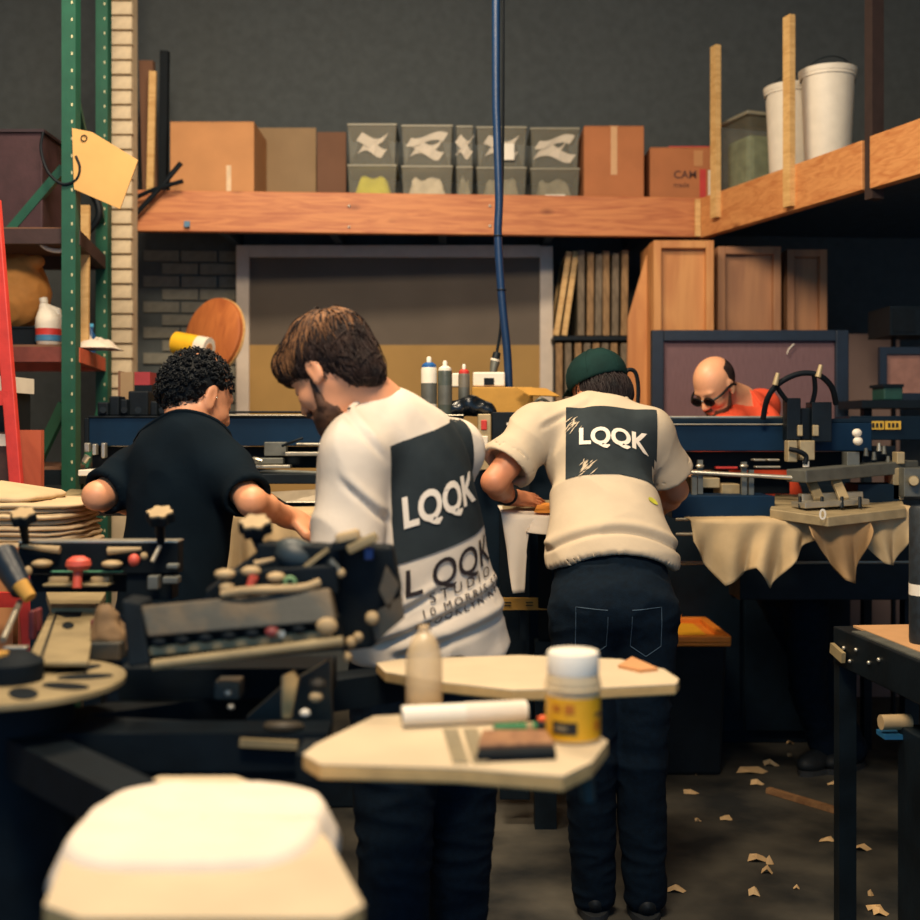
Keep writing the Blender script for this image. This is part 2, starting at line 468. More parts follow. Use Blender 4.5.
# ------------------------------------------------------------------ people
SKIN = mat('skin', (226, 158, 118), 0.5, var=0.10, scale=14, bump=0.05)
SKIN2 = mat('skin_tanned', (205, 135, 98), 0.5, var=0.10, scale=14, bump=0.05)
SKIN4 = mat('skin_fair', (232, 168, 128), 0.45, var=0.08, scale=14, bump=0.05)
TEE = mat('white_cotton', (224, 211, 194), 0.9, var=0.05, scale=9, bump=0.25, spec=0.1)
TEE3 = mat('cream_cotton', (196, 180, 156), 0.9, var=0.05, scale=9, bump=0.25, spec=0.1)
TEEB = mat('black_cotton', (9, 21, 30), 0.95, var=0.15, scale=9, bump=0.25, spec=0.1)
TEEO = mat('coral_cotton', (240, 92, 62), 0.9, var=0.08, scale=9, bump=0.25, spec=0.1)
DENIM = mat('dark_denim', (5, 20, 33), 0.9, var=0.25, scale=60, bump=0.3, spec=0.15)
SHOE = mat('shoe_black', (22, 28, 33), 0.6, spec=0.3)
SOLE = mat('shoe_sole', (34, 38, 42), 0.8)
PRINT = mat('print_black', (44, 52, 56), 0.85, var=0.2, scale=12, bump=0.2, spec=0.15)
PRINTW = mat('print_white', (240, 228, 212), 0.9, var=0.04, bump=0.1, spec=0.1)
PRINTD = mat('print_ink', (52, 46, 48), 0.85, var=0.2, spec=0.1)
EYEW = mat('eye_white', (225, 220, 212), 0.3, var=0.02, bump=0)
IRIS = mat('iris_dark', (38, 28, 22), 0.2, bump=0)

def ortho(F, up=(0, 0, 1)):
    F = Vector(F).normalized(); L = Vector(up).cross(F).normalized(); U = F.cross(L)
    return F, L, U
def mix(a, b, t): return Vector(a) * (1 - t) + Vector(b) * t
def cols(a, b, c): return Matrix((a, b, c)).transposed()

def head_prims(S, o, F, L, U, neck, k=0.015, nw=0.056):
    R = cols(F, L, U); q = lambda x, y, z: Vector(o) + F * x + L * y + U * z
    S.ell(q(-.014, 0, .035), (.098, .077, .088), R, k)
    S.ell(q(.03, 0, -.025), (.060, .062, .085), R, .03)
    S.ell(q(.04, 0, -.082), (.045, .050, .030), R, .02)
    S.ell(q(.076, 0, -.102), (.018, .022, .015), R, .02)
    for sy in (1, -1): S.ell(q(.058, sy * .04, -.03), (.028, .022, .024), R, .015)
    S.ell(q(.078, 0, .022), (.014, .048, .011), R, .012)
    for sy in (1, -1): S.ell(q(.098, sy * .031, .002), (.017, .018, .011), R, .008, 's')
    for sy in (1, -1): S.ell(q(.076, sy * .031, .0), (.0125, .0155, .0105), R, .004)
    S.cap(q(.088, 0, .012), q(.111, 0, -.033), .0075, .0115, .008)
    for sy in (1, -1): S.ell(q(.098, sy * .012, -.037), (.011, .008, .008), R, .006)
    S.ell(q(.092, 0, -.062), (.011, .023, .0055), R, .005)
    S.ell(q(.090, 0, -.072), (.011, .020, .006), R, .005)
    for sy in (1, -1):
        S.ell(q(-.008, sy * .079, -.004), (.020, .0075, .033), R, .005)
        S.ell(q(-.004, sy * .088, -.001), (.010, .006, .018), R, .004, 's')
        S.ell(q(.002, sy * .079, -.030), (.009, .006, .010), R, .005)
    S.cap(q(-.03, 0, -.04), neck, nw, nw + .006, .035)

def hand_prims(S, w, d, n, side, curl=0.5, sc=1.0, spread=0.08, thumb_out=0.7):
    """w wrist, d pointing direction, n out of the back of the hand, side = sign of the thumb side along d x n"""
    d = Vector(d).normalized(); n = (Vector(n) - d * Vector(n).dot(d)).normalized(); s = d.cross(n) * side; w = Vector(w)
    R = cols(d, s, n)
    S.ell(w + d * (.048 * sc), (.054 * sc, .040 * sc, .0155 * sc), R, .012)
    S.cap(w - d * .01, w + d * (.03 * sc), .026 * sc, .027 * sc, .02)
    lens = [.078, .086, .080, .062]
    for i in range(4):
        b = w + d * ((.088 - .006 * abs(i - 1)) * sc) + s * ((1.5 - i) * .0195 * sc)
        ang = curl * .35; dd = (d + s * ((1.5 - i) * spread)).normalized(); p = b; S.cap(w + d * (.05 * sc) + s * ((1.5 - i) * .015 * sc), b, .012 * sc, .0105 * sc, .01)
        for j, fr in enumerate((.46, .30, .24)):
            dirj = dd * math.cos(ang) - n * math.sin(ang)
            e = p + dirj * (lens[i] * fr * sc); S.cap(p, e, (.0100 - .001 * j) * sc, (.0092 - .001 * j) * sc, .003); p = e; ang += curl * .75
    t0 = w + d * (.022 * sc) + s * (.028 * sc); t1 = t0 + (d * .7 + s * thumb_out - n * .25).normalized() * (.04 * sc)
    t2 = t1 + (d * .95 + s * .2 - n * .35).normalized() * (.032 * sc); t3 = t2 + (d - n * .5 - s * .05).normalized() * (.024 * sc)
    S.cap(w + d * (.03 * sc) + s * .012, t1, .015 * sc, .013 * sc, .01); S.cap(t0, t1, .014 * sc, .012 * sc, .006); S.cap(t1, t2, .0115 * sc, .0105 * sc, .004); S.cap(t2, t3, .0105 * sc, .009 * sc, .004)

def bounds(pts, m):
    a = np.array([tuple(p) for p in pts]); return a.min(0) - m, a.max(0) + m

def wrinkle(V, N, amp, sc, dirs, seed=0.0, mask=None):
    """cloth folds: ridged noise stretched along a direction"""
    A = np.array(dirs, float)                   # 3 rows: scaled axes
    q = V @ A.T * sc
    d = np.array([1 - 2 * abs(noise.noise(Vector((a[0] + seed, a[1], a[2])))) for a in q])
    if mask is not None: d = d * mask
    return V + N * (d * amp)[:, None]

def person(label, J, h=0.0055):
    root = thing('person', label, 'person', (J['pel'].x, J['pel'].y, 0))
    neck, pel = J['neck'], J['pel']; U = (neck - pel).normalized()
    F = Vector(J['F']); F = (F - U * F.dot(U)).normalized(); L = U.cross(F); RT = cols(F, L, U)
    H = mix(pel, neck, 0); at = lambda t: mix(pel, neck, t)
    w = J.get('w', 1.0)
    hf, hl, hu = ortho(J['hF'], J.get('hU', (0, 0, 1))); J['hfr'] = (hf, hl, hu)
    hips = [pel + L * (sg * .09) - U * .04 for sg in (1, -1)]
    allp = [J['head'] + Vector((0, 0, .14)), J['head'], neck, pel] + [J[k + s] for k in ('sh', 'el', 'wr', 'kn', 'an') for s in 'LR']
    lo, hi = bounds(allp, .22); lo[2] = max(lo[2], -0.01)
    # --- body: one continuous surface
    S = SDF(lo, hi, h)
    S.ell(at(.74), (.105 * w, .155 * w, .17), RT); S.ell(at(.38), (.095 * w, .135 * w, .19), RT, .05); S.ell(pel, (.105 * w, .155 * w, .12), RT, .05)
    for sg, s in ((1, 'L'), (-1, 'R')):
        hp = hips[0] if sg == 1 else hips[1]
        S.cap(neck - U * .05, J['sh' + s], .06, .058, .04)
        S.cap(J['sh' + s], J['el' + s], .052 * w, .040 * w, .02); S.cap(J['el' + s], mix(J['el' + s], J['wr' + s], .35), .038, .040 * w, .015); S.cap(mix(J['el' + s], J['wr' + s], .35), J['wr' + s], .040 * w, .026, .015)
        d, n, tside = J['hand' + s][:3]; hand_prims(S, J['wr' + s], d, n, tside, *J['hand' + s][3:])
        S.cap(hp, J['kn' + s], .078, .055, .03); S.cap(J['kn' + s], mix(J['kn' + s], J['an' + s], .3), .052, .054, .02); S.cap(mix(J['kn' + s], J['an' + s], .3), J['an' + s], .054, .036, .02)
    head_prims(S, J['head'], hf, hl, hu, neck)
    V, Q = S.mesh(); V = smooth_v(V, Q, 1, .35)
    body = np_obj('body', V, Q, J['skin'], root)
    e = lambda x, y, z: J['head'] + hf * x + hl * y + hu * z
    for sy in (1, -1):
        eo = MB().ell(e(.0795, sy * .031, -.001), (.0105, .0105, .0055), cols(hf, hl, hu), 12, 8).ell(e(.0868, sy * .031, -.003), (.003, .0048, .0042), cols(hf, hl, hu), 10, 6).build('eye', EYEW, body, True)
        eo.data.materials.append(IRIS)
        for pl in eo.data.polygons:
            if pl.index >= 96: pl.material_index = 1
    # --- shirt
    S = SDF(lo, hi, h); g = J.get('g', .016); hw = J.get('hemw', (.125, .178)); hem = J['hem']
    S.ell(at(.76), (.105 * w + g, .155 * w + g, .17 + g), RT); S.ell(at(J.get('waist_t', .42)), J.get('waist', (.10 * w + g, .145 * w + g, .2)), RT, .06)
    S.ell(hem + U * .03, (hw[0], hw[1], .2), RT, .08)
    for sg, s in ((1, 'L'), (-1, 'R')):
        S.cap(neck - U * .04, J['sh' + s], .066, .06 + g * .6, .05)
        t = J.get('sl', .72); en = mix(J['sh' + s], J['el' + s], t); sw = J.get('sw', .02); ax = (en - J['sh' + s]).normalized()
        S.cap(J['sh' + s], mix(J['sh' + s], en, .4), .056 * w + g * .5, .055 * w + g * .4, .05)
        S.cap(mix(J['sh' + s], en, .2), en, .055 * w + g * .4, .050 * w + sw, .02, 'u', True)
        S.cap(en - ax * .03, en + ax * .02, .050 * w + sw - .0115, None, .0, 's', True)
    hn = Vector(J.get('hemn', -U)).normalized()
    S.cut(hem, hn, .30)
    if 'arch' in J:
        ac = hem + Vector((0, 0, -.34 + J['arch'])); S.cap(ac - Vector((0, .5, 0)), ac + Vector((0, .3, 0)), .34, None, .004, 's')
    else: S.ell(hem + hn * .02, (hw[0] - .012, hw[1] - .012, .06), RT, .005, 's')
    nd = (e(-.03, 0, -.04) - neck).normalized(); nb = neck + nd * J.get('col', .012)
    S.cut(nb, (nd * .86 + F * .5), .10)
    V, Q = S.mesh(); V = smooth_v(V, Q, 3, .5); N = v_normals(V, Q)
    for (amp, sc, ax3, seed, mk) in J.get('folds', []):
        V = wrinkle(V, N, amp, sc, ax3, seed, mk(V) if mk else None)
    for fn_ in J.get('creases', []): V = V + N * fn_(V)[:, None]
    shirt = np_obj('t_shirt', V, Q, J['tee'], root)
    J['bvh'] = BVHTree.FromPolygons([Vector(a) for a in V], [tuple(int(i) for i in a) for a in Q])
    # collar rib
    c = nb - nd * .004; d0, a0, b0 = basis(nd * .86 + F * .5)
    ring = []
    for i in range(28):
        t = 2 * math.pi * i / 28; dv = a0 * math.cos(t) + b0 * math.sin(t)
        hit = J['bvh'].ray_cast(c + dv * .16, -dv)[0]
        ring.append((hit if hit else c + dv * .065) + dv * .001)
    ring.append(ring[0]); MB().tube(ring, .0065, 6).build('collar', J['tee'], shirt, True)
    # --- trousers
    S = SDF(lo, hi, h * 1.2)
    S.ell(pel + U * .03, (.118 * w, .168 * w, .11), RT); S.ell(pel - U * .06 - F * .02, (.125 * w, .172 * w, .11), RT, .04)
    for sg, s in ((1, 'L'), (-1, 'R')):
        hp = hips[0] if sg == 1 else hips[1]
        S.cap(hp - U * .02, J['kn' + s], .098 * w, .074, .03); S.cap(J['kn' + s], J['an' + s] + Vector((0, 0, -.01)), .074, .062, .02)
    S.ell(pel + U * .10, (.112 * w, .160 * w, .12), RT, .03); S.cut(pel + U * .17, U, .3)
    V, Q = S.mesh(); V = smooth_v(V, Q, 2); N = v_normals(V, Q)
    V = wrinkle(V, N, .006, 9, ((1, 0, 0), (0, 1, 0), (0, 0, 2.2)), 3.3)
    trousers = np_obj('trousers', V, Q, DENIM, root)
    J['pbvh'] = BVHTree.FromPolygons([Vector(a) for a in V], [tuple(int(i) for i in a) for a in Q])
    # --- shoes
    for s in 'LR':
        a = J['an' + s]; fd = Vector(J.get('toe', J['F'])); fd.z = 0; fd.normalize(); ld = Vector((-fd.y, fd.x, 0)); RS = cols(fd, ld, Vector((0, 0, 1)))
        c = Vector((a.x, a.y, .055))
        S = SDF(*bounds([c - fd * .08, c + fd * .2], .09), .006)
        S.ell(c + fd * .05, (.125, .043, .045), RS); S.ell(c + fd * .11 - Vector((0, 0, .012)), (.075, .05, .032), RS, .03); S.cap(c, (a.x, a.y, .12), .045, .048, .03)
        S.cut(c - Vector((0, 0, .035)), (0, 0, -1), .3)
        V, Q = S.mesh(); sh = np_obj('shoe', smooth_v(V, Q, 1), Q, SHOE, root)
        poly = [c + fd * (.05 + .135 * math.cos(t)) + ld * (.052 * math.sin(t)) for t in [2 * math.pi * i / 24 for i in range(24)]]
        poly = [Vector((p.x, p.y, .0)) for p in poly]; MB().prism(poly, (0, 0, .024)).build('sole', SOLE, sh)
    J['parts'] = (root, body, shirt, trousers); J['ax'] = (F, L, U)
    return J

def project(J, v2, f, origin, A, B, N, m, name, parent, lift, key='bvh', reach=.13):
    """lay flat print on the cloth: points origin + a*A + b*B pushed along -N onto it"""
    out = []; ok = []
    for a, b in v2:
        p = Vector(origin) + A * a + B * b
        hit, nn, _, _ = J[key].ray_cast(p + N * .35, -N)
        ok.append(hit is not None and abs((hit - p).dot(N)) < reach)
        out.append((hit if hit else p) + N * lift)
    use = {}; nf = []
    for q in f:
        if all(ok[i] for i in q): nf.append(tuple(use.setdefault(i, len(use)) for i in q))
    vv = [None] * len(use)
    for i, j in use.items(): vv[j] = out[i]
    return mesh_obj(name, vv, nf, m, parent, smooth=True, angle=180)
def quad_grid(w0, w1, h0, h1, nu=36, nv=36):
    v = [(w0 + (w1 - w0) * i / nu, h0 + (h1 - h0) * j / nv) for j in range(nv + 1) for i in range(nu + 1)]
    return v, [(j * (nu + 1) + i, j * (nu + 1) + i + 1, (j + 1) * (nu + 1) + i + 1, (j + 1) * (nu + 1) + i) for j in range(nv) for i in range(nu)]
def shirt_text(J, txt, size, u, v, origin, A, B, N, m, name, parent, lift, bold=0, spacing=1.0, width=None, rise=0.0, tall=1.0):
    vv, ff = text_polys(txt, size, bold, spacing)
    if width: k = width / max(a[0] for a in vv); vv = [(a[0] * k, a[1] * k * tall) for a in vv]
    vv, ff = refine(vv, ff, .012)
    return project(J, [(u + a, v + b + rise * a) for a, b in vv], ff, origin, A, B, N, m, name, parent, lift)

def tufts(V, Q, n, length, crown, r0=.004, grav=.35, curl=0.0, seed=1, seg=6, jit=.2, keep=None, off=.002):
    """locks of hair rooted on the hair mass, combed away from the crown and hugging it"""
    rnd = random.Random(seed); mb = MB(); crown = Vector(crown)
    N = v_normals(V, Q); bv = BVHTree.FromPolygons([Vector(a) for a in V], [tuple(int(i) for i in q) for q in Q])
    done = 0; tries = 0
    while done < n and tries < n * 30:
        tries += 1
        i = rnd.randrange(len(V)); p = Vector(V[i]); nr = Vector(N[i])
        if keep and not keep(p): continue
        done += 1; st = length * rnd.uniform(.6, 1.15) / seg
        tg = p - crown; tg = tg - nr * tg.dot(nr); tg = tg.normalized() if tg.length > .004 else basis(nr)[1]
        tg = tg + Vector((rnd.gauss(0, jit), rnd.gauss(0, jit), rnd.gauss(0, jit)))
        pts = [p - nr * .002]; ph = rnd.uniform(0, 6.28); ca, cb = basis(nr)[1:]; up_ = rnd.uniform(0, 1)
        for k in range(seg):
            if curl:
                a = ph + k * 1.5; p = p + nr * (st * .55) + (ca * math.cos(a) + cb * math.sin(a)) * curl
            else:
                tg = (tg + Vector((0, 0, -grav * .35))); tg = (tg - nr * tg.dot(nr) * .85).normalized(); p = p + tg * st
                h, hn, _, _ = bv.find_nearest(p)
                if h is not None:
                    d = (p - h).dot(hn)
                    if d < .018: nr = hn; p = h + hn * (off + .004 * up_ * math.sin(math.pi * k / seg))
            pts.append(p.copy())
        mb.tube(pts, r0 * rnd.uniform(.7, 1.25), 5, r1=r0 * .3)
    return mb
def hair_mat(name, a, b):
    m = mat(name, a, 0.6, var=.2, scale=25, bump=.3, stretch=(1, 1, 1), rgb2=b, wear=.5, spec=.2); return m

Z3 = Vector((0, 0, 1))
# ---- the printer in the white shirt in front
J = dict(F=(-.50, .87, 0), neck=P(382, 408, 2.62), pel=P(424, 700, 2.74), head=P(331, 371, 2.60), hF=(-.72, .40, -.60),
         shL=P(353, 455, 2.50), shR=P(450, 450, 2.82), elL=P(345, 560, 2.47), elR=P(430, 545, 3.02), wrL=P(322, 600, 2.68), wrR=P(370, 590, 3.05),
         knL=P(395, 920, 2.66), knR=P(455, 920, 2.85), anL=Vector((-.17, 2.62, .09)), anR=Vector((.0, 2.9, .09)),
         handL=((-.5, .7, -.4), (-.5, -.3, .8), -1, .5), handR=((-.8, .3, -.3), (0, .3, .9), 1, .5),
         skin=SKIN, tee=TEE, hem=P(436, 652, 2.73), hemw=(.142, .168), waist=(.158, .198, .30), waist_t=.5, g=.016, sl=.9, sw=.024, w=1.06, col=.05,
         folds=[(.009, 7, ((1, 0, .5), (0, 1, .5), (.2, .2, .35)), 1.0, None),
                (.012, 9, ((.5, .5, .5), (.0, .4, 0), (-.9, .2, 1.0)), 5.0, lambda V: np.clip((1.12 - V[:, 2]) / .15, 0, 1))])
J['hemn'] = (0.0, 0.0, -1)
def crease(z0, sl, wd, dep, xr):
    def f(V):
        t = V[:, 2] - (z0 + sl * (V[:, 0] + .05)); m = np.clip((V[:, 0] - xr[0]) / .03, 0, 1) * np.clip((xr[1] - V[:, 0]) / .03, 0, 1)
        return m * (-dep * np.exp(-(t / wd) ** 2) + .8 * dep * np.exp(-((t - 2 * wd) / (1.3 * wd)) ** 2))
    return f
J['creases'] = [crease(1.055, .42, .010, .010, (-.2, .1)), crease(1.0, .30, .012, .009, (-.16, .12)), crease(1.12, .55, .009, .007, (-.2, -.03)), crease(1.19, -.9, .010, .007, (-.26, -.14)), crease(1.30, -1.1, .010, .006, (-.27, -.15))]
person('man in white printed t-shirt, brown hair and beard, head bowed over the press', J)
m1 = J
root, body, shirt, tr = J['parts']; Fv, Lv, Uv = J['ax']; hf, hl, hu = J['hfr']
HB = hair_mat('hair_brown', (58, 42, 36), (24, 20, 22))
cap = SDF(*bounds([J['head']], .17), .005)
R = cols(hf, hl, hu); q = lambda x, y, z: J['head'] + hf * x + hl * y + hu * z
cap.ell(q(-.016, 0, .040), (.104, .084, .094), R); cap.ell(q(-.068, 0, -.03), (.045, .06, .065), R, .03); cap.ell(q(.065, 0, .065), (.04, .065, .04), R, .03)
cap.ell(q(.075, 0, -.06), (.075, .12, .094), R, .012, 's'); cap.ell(q(.0, .09, -.03), (.03, .03, .05), R, .01, 's'); cap.ell(q(.0, -.09, -.03), (.03, .03, .05), R, .01, 's'); cap.ell(q(-.0, 0, -.13), (.085, .09, .075), R, .01, 's')
V, Q = cap.mesh(); V = smooth_v(V, Q, 1); hair = np_obj('hair', V, Q, HB, body)
cr = q(-.075, .01, .125)
tufts(V, Q, 3600, .065, cr, r0=.0023, grav=.10, seed=4, jit=.32, off=.003).build('hair_locks', HB, hair, True, angle=180)
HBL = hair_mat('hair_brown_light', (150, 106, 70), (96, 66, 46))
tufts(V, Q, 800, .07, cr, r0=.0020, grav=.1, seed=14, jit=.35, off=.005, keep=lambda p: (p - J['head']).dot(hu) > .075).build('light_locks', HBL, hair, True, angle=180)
tufts(V, Q, 320, .06, cr, r0=.0017, grav=.5, seed=21, jit=.8, off=.009).build('loose_strands', HB, hair, True, angle=180)
tufts(V, Q, 160, .05, cr, r0=.0026, grav=.5, seed=23, jit=.3, off=.004, keep=lambda p: (p - J['head']).dot(hu) < -.03 and (p - J['head']).dot(hf) < -.03).build('nape_locks', HB, hair, True, angle=180)
tufts(V, Q, 200, .07, cr, r0=.0036, grav=.7, seed=9, jit=.15, keep=lambda p: (p - J['head']).dot(hf) > .055 and (p - J['head']).dot(hu) > .03).build('fringe', HB, hair, True, angle=180)
BD = hair_mat('beard_brown', (104, 74, 56), (58, 42, 36))
bd = SDF(*bounds([J['head']], .17), .004)
bd.ell(q(.042, 0, -.082), (.053, .056, .036), R, .01); bd.ell(q(.078, 0, -.102), (.026, .03, .022), R, .015); bd.ell(q(.096, 0, -.053), (.012, .026, .006), R, .008); bd.cap(q(.016, .0655, -.005), q(.032, .055, -.07), .004, .011, .012); bd.cap(q(.016, -.0655, -.005), q(.032, -.055, -.07), .004, .011, .012)
bd.ell(q(.105, 0, -.066), (.02, .018, .0075), R, .004, 's'); bd.ell(q(.03, 0, -.045), (.06, .05, .028), R, .01, 's')
V, Q = bd.mesh(); V = wrinkle(V, v_normals(V, Q), .0022, 130, np.eye(3)); np_obj('beard', V, Q, BD, body)
for sy in (1, -1): MB().tube([q(.088, sy * .014, .019), q(.087, sy * .03, .025), q(.075, sy * .048, .019)], .0042, 6, 4, .002).build('eyebrow', BD, body, True)
# print on the back: black square with white letters, black lettering below
N = Lv.cross(Z3).normalized(); N = N if N.y < 0 else -N
A0_ = Z3.cross(N).normalized(); A0_ = A0_ if A0_.x > 0 else -A0_
rl = math.radians(15); A = A0_ * math.cos(rl) + Z3 * math.sin(rl); B = Z3 * math.cos(rl * .3) - A0_ * math.sin(rl * .3)
og = P(437, 484, 2.68)
pr = project(J, *quad_grid(-.182, .118, -.122, .138), og, A, B, N, PRINT, 'back_print', shirt, .003)
shirt_text(J, 'LQQK', .1, -.158, -.046, og, A, B, N, PRINTW, 'print_lettering', pr, .006, bold=.0035, width=.215, tall=1.2)
shirt_text(J, 'L QQK', .1, -.160, -.200, og, A, B, N, PRINTD, 'lower_lettering', shirt, .004, bold=.001, width=.26, tall=1.0)
shirt_text(J, 'STUDIO', .04, -.105, -.229, og, A, B, N, PRINTD, 'small_lettering', shirt, .005, bold=.0, width=.185, spacing=1.6, tall=.85)
shirt_text(J, '10 MORRIS ST', .03, -.125, -.255, og, A, B, N, PRINTD, 'small_lettering', shirt, .005, bold=.0, width=.235, spacing=1.4, tall=.85)
shirt_text(J, 'BROOKLYN NY', .03, -.140, -.279, og, A, B, N, PRINTD, 'small_lettering', shirt, .005, bold=.0, width=.25, spacing=1.4, tall=.75)

# ---- the printer with the green cap
J = dict(F=(.06, 1, 0), neck=P(596, 408, 3.93), pel=P(612, 598, 3.5), head=P(597, 391, 4.0), hF=(-.50, .78, -.30),
         shL=P(537, 428, 3.82), shR=P(647, 434, 3.82), elL=P(494, 482, 3.72), elR=P(676, 490, 3.92), wrL=P(509, 497, 3.95), wrR=P(655, 512, 4.1),
         knL=P(590, 760, 3.42), knR=P(640, 760, 3.45), anL=P(594, 890, 3.52), anR=P(645, 890, 3.5),
         handL=((.75, .45, -.1), (.1, -.5, .85), -1, .35, 1.05), handR=((-.8, .5, -.2), (0, .3, .9), 1, .5),
         skin=SKIN2, tee=TEE3, hem=P(613, 573, 3.55), arch=.075, hemw=(.15, .195), g=.022, sl=.72, sw=.036, w=1.06,
         folds=[(.010, 6, ((1, 0, .5), (0, 1, .3), (.2, .2, .5)), 2.0, None),
                (.006, 9, ((.35, 0, .5), (0, .4, 0), (.2, 0, 1.1)), 8.0, lambda V: np.clip((1.22 - V[:, 2]) / .1, 0, 1))])
J['hemn'] = (0, .1, -1)
def belly(V):
    ac = J['hem'] + Vector((0, 0, -.34 + J['arch'])); zc = ac.z + np.sqrt(np.maximum(.34 ** 2 - (V[:, 0] - ac.x) ** 2, 0)); t = V[:, 2] - zc - .062
    return (-.010 * np.exp(-(t / .008) ** 2) + .008 * np.exp(-((t - .02) / .013) ** 2)) * (V[:, 1] < J['hem'].y + .05)
J['creases'] = [belly, crease(1.33, .5, .010, .005, (.25, .45)), crease(1.24, -.35, .010, .005, (.5, .68))]
person('man in cream printed t-shirt and green cap leaning over the press', J)
m3 = J
root, body, shirt, tr = J['parts']; Fv, Lv, Uv = J['ax']; hf, hl, hu = J['hfr']
R = cols(hf, hl, hu); q = lambda x, y, z, o=J['head'], a=hf, b=hl, c=hu: o + a * x + b * y + c * z
HD = hair_mat('hair_dark', (40, 30, 30), (18, 17, 20))
S = SDF(*bounds([J['head']], .2), .006)
S.ell(q(-.03, 0, -.005), (.090, .084, .085), R); S.ell(q(-.075, 0, -.03), (.055, .075, .065), R, .03)
S.ell(q(.1, 0, -.05), (.1, .12, .1), R, .01, 's')
V, Q = S.mesh(); hair = np_obj('hair', V, Q, HD, body)
tufts(V, Q, 900, .09, q(-.01, 0, .13), r0=.0034, grav=.4, seed=5, keep=lambda p: (p - J['head']).dot(hu) < .04).build('hair_locks', HD, hair, True, angle=180)
CAPM = mat('cap_green', (16, 44, 42), .85, var=.2, bump=.3, spec=.15)
S = SDF(*bounds([J['head']], .24), .005)
S.ell(q(-.012, 0, .045), (.118, .100, .100), R); S.cut(q(0, 0, .016), -hu - hf * .08, .25)
S.ell(q(-.012, 0, .02), (.106, .088, .08), R, .0, 's')
V, Q = S.mesh(); cp = np_obj('cap', smooth_v(V, Q, 2), Q, CAPM, body)
MB().surf(lambda u, v: q(.085 + .085 * v * math.cos((u - .5) * 2.0) - .03 * abs(u - .5) * 2, (u - .5) * .165 * (1 - .15 * v), .034 + .018 * v * (1 - 2 * abs(u - .5)) - .05 * (u - .5) ** 2 - .012 * v), 14, 8, .004).build('brim', CAPM, cp, True)
MB().ell(q(-.012, 0, .147), (.009, .009, .006)).build('button', CAPM, cp, True)
mb = MB()
for i in range(6):
    a = i * math.pi / 3; mb.tube([q(-.012 + .119 * math.cos(a) * math.cos(t), .101 * math.sin(a) * math.cos(t), .045 + .101 * math.sin(t)) for t in [k * .25 for k in range(7)]], .0016, 5)
mb.build('seams', CAPM, cp, True)
# bracelet
wr = J['wrL']; dr = (J['elL'] - wr).normalized(); MB().torus(wr + dr * .035, dr, .033, .005, 24, 8).build('bracelet', SHOE, body, True)
# back print
A = Vector((1, 0, -.075)).normalized(); N = -Fv; A = (A - N * A.dot(N)).normalized(); B = N.cross(A); B = B if B.z > 0 else -B
og = P(612, 434, 3.75)
for _ in range(2):
    hit = J['bvh'].ray_cast(Vector((0, 0, CAMH)), (og - Vector((0, 0, CAMH))).normalized())[0]
    og = hit if hit else og
pr = project(J, *quad_grid(-.148, .148, -.150, .118), og, A, B, N, PRINT, 'back_print', shirt, .003)
shirt_text(J, 'LQQK', .1, -.105, -.035, og, A, B, N, PRINTW, 'print_lettering', pr, .006, bold=.0035, width=.225)
mb = MB()
hem = mat('paint_yellow', (200, 196, 60), .8)
v2 = [(.016 * math.cos(t), .012 * math.sin(t)) for t in [k * .6283 for k in range(10)]]
project(J, [(.125 + a, -.225 + b * 1.0) for a, b in v2], [tuple(range(10))], og, A, B, N, hem, 'paint_spot', shirt, .004)
# worn patches of the print (bare cloth showing through)
rnd = random.Random(3); v2 = []; f2 = []
for cx_, cy_, n_ in ((-.122, .048, 16), (-.085, -.115, 26)):
    for i in range(n_):
        x = cx_ + rnd.gauss(0, .012); y = cy_ + rnd.gauss(0, .014); a = rnd.uniform(.4, 1.2); l = rnd.uniform(.006, .02); b = len(v2)
        v2 += [(x - l * math.cos(a), y - l * math.sin(a)), (x + .001, y - .002), (x + l * math.cos(a), y + l * math.sin(a)), (x - .001, y + .002)]; f2.append((b, b + 1, b + 2, b + 3))
project(J, v2, f2, og, A, B, N, TEE3, 'worn_print', pr, .0055)['kind'] = 'stuff'
# jeans: pocket outlines and rivets
mb = MB(); N2 = -Fv
for sg in (-1, 1):
    pts = [(sg * .035, .02), (sg * .125, .025), (sg * .125, -.09), (sg * .08, -.12), (sg * .035, -.09), (sg * .035, .02)]
    out = []
    for i in range(5):
        for k in range(6):
            a = pts[i][0] + (pts[i + 1][0] - pts[i][0]) * k / 6; b = pts[i][1] + (pts[i + 1][1] - pts[i][1]) * k / 6
            pp = J['pel'] + Vector((1, 0, 0)) * a + Vector((0, 0, 1)) * (b - .03); hit = J['pbvh'].ray_cast(pp - Vector((0, .4, 0)), (0, 1, 0))[0]
            if hit: out.append(hit - Vector((0, .001, 0)))
    if len(out) > 3: mb.tube(out, .0014, 4)
mb.build('pocket_stitching', mat('stitch_blue', (52, 74, 92), .8), tr)

# ---- the printer in the black shirt
J = dict(F=(.28, .96, 0), neck=P(187, 430, 3.16), pel=P(168, 632, 3.05), head=P(199, 396, 3.22), hF=(.66, .64, -.40),
         shL=P(135, 474, 3.22), shR=P(228, 474, 3.08), elL=P(97, 496, 3.10), elR=P(252, 502, 2.96), wrL=P(130, 505, 3.3), wrR=P(287, 517, 3.17),
         knL=P(150, 800, 3.02), knR=P(200, 800, 3.0), anL=Vector((-.86, 3.1, .09)), anR=Vector((-.68, 3.05, .09)),
         handL=((.6, .6, -.1), (0, -.4, .9), -1, .5), handR=((.82, .45, -.32), (.1, -.35, .9), 1, .32, 1.05, .1, .9),
         skin=SKIN, tee=TEEB, hem=P(168, 640, 3.05), hemw=(.12, .142), g=.014, sl=.84, sw=.018, col=-.004, w=.90,
         folds=[(.006, 7, ((1, 0, .5), (0, 1, .5), (.2, .2, .4)), 4.0, None)])
J['hemn'] = (0, 0, -1)
person('man in plain black t-shirt with curly black hair, back turned', J)
m2 = J
root, body, shirt, tr = J['parts']; hf, hl, hu = J['hfr']
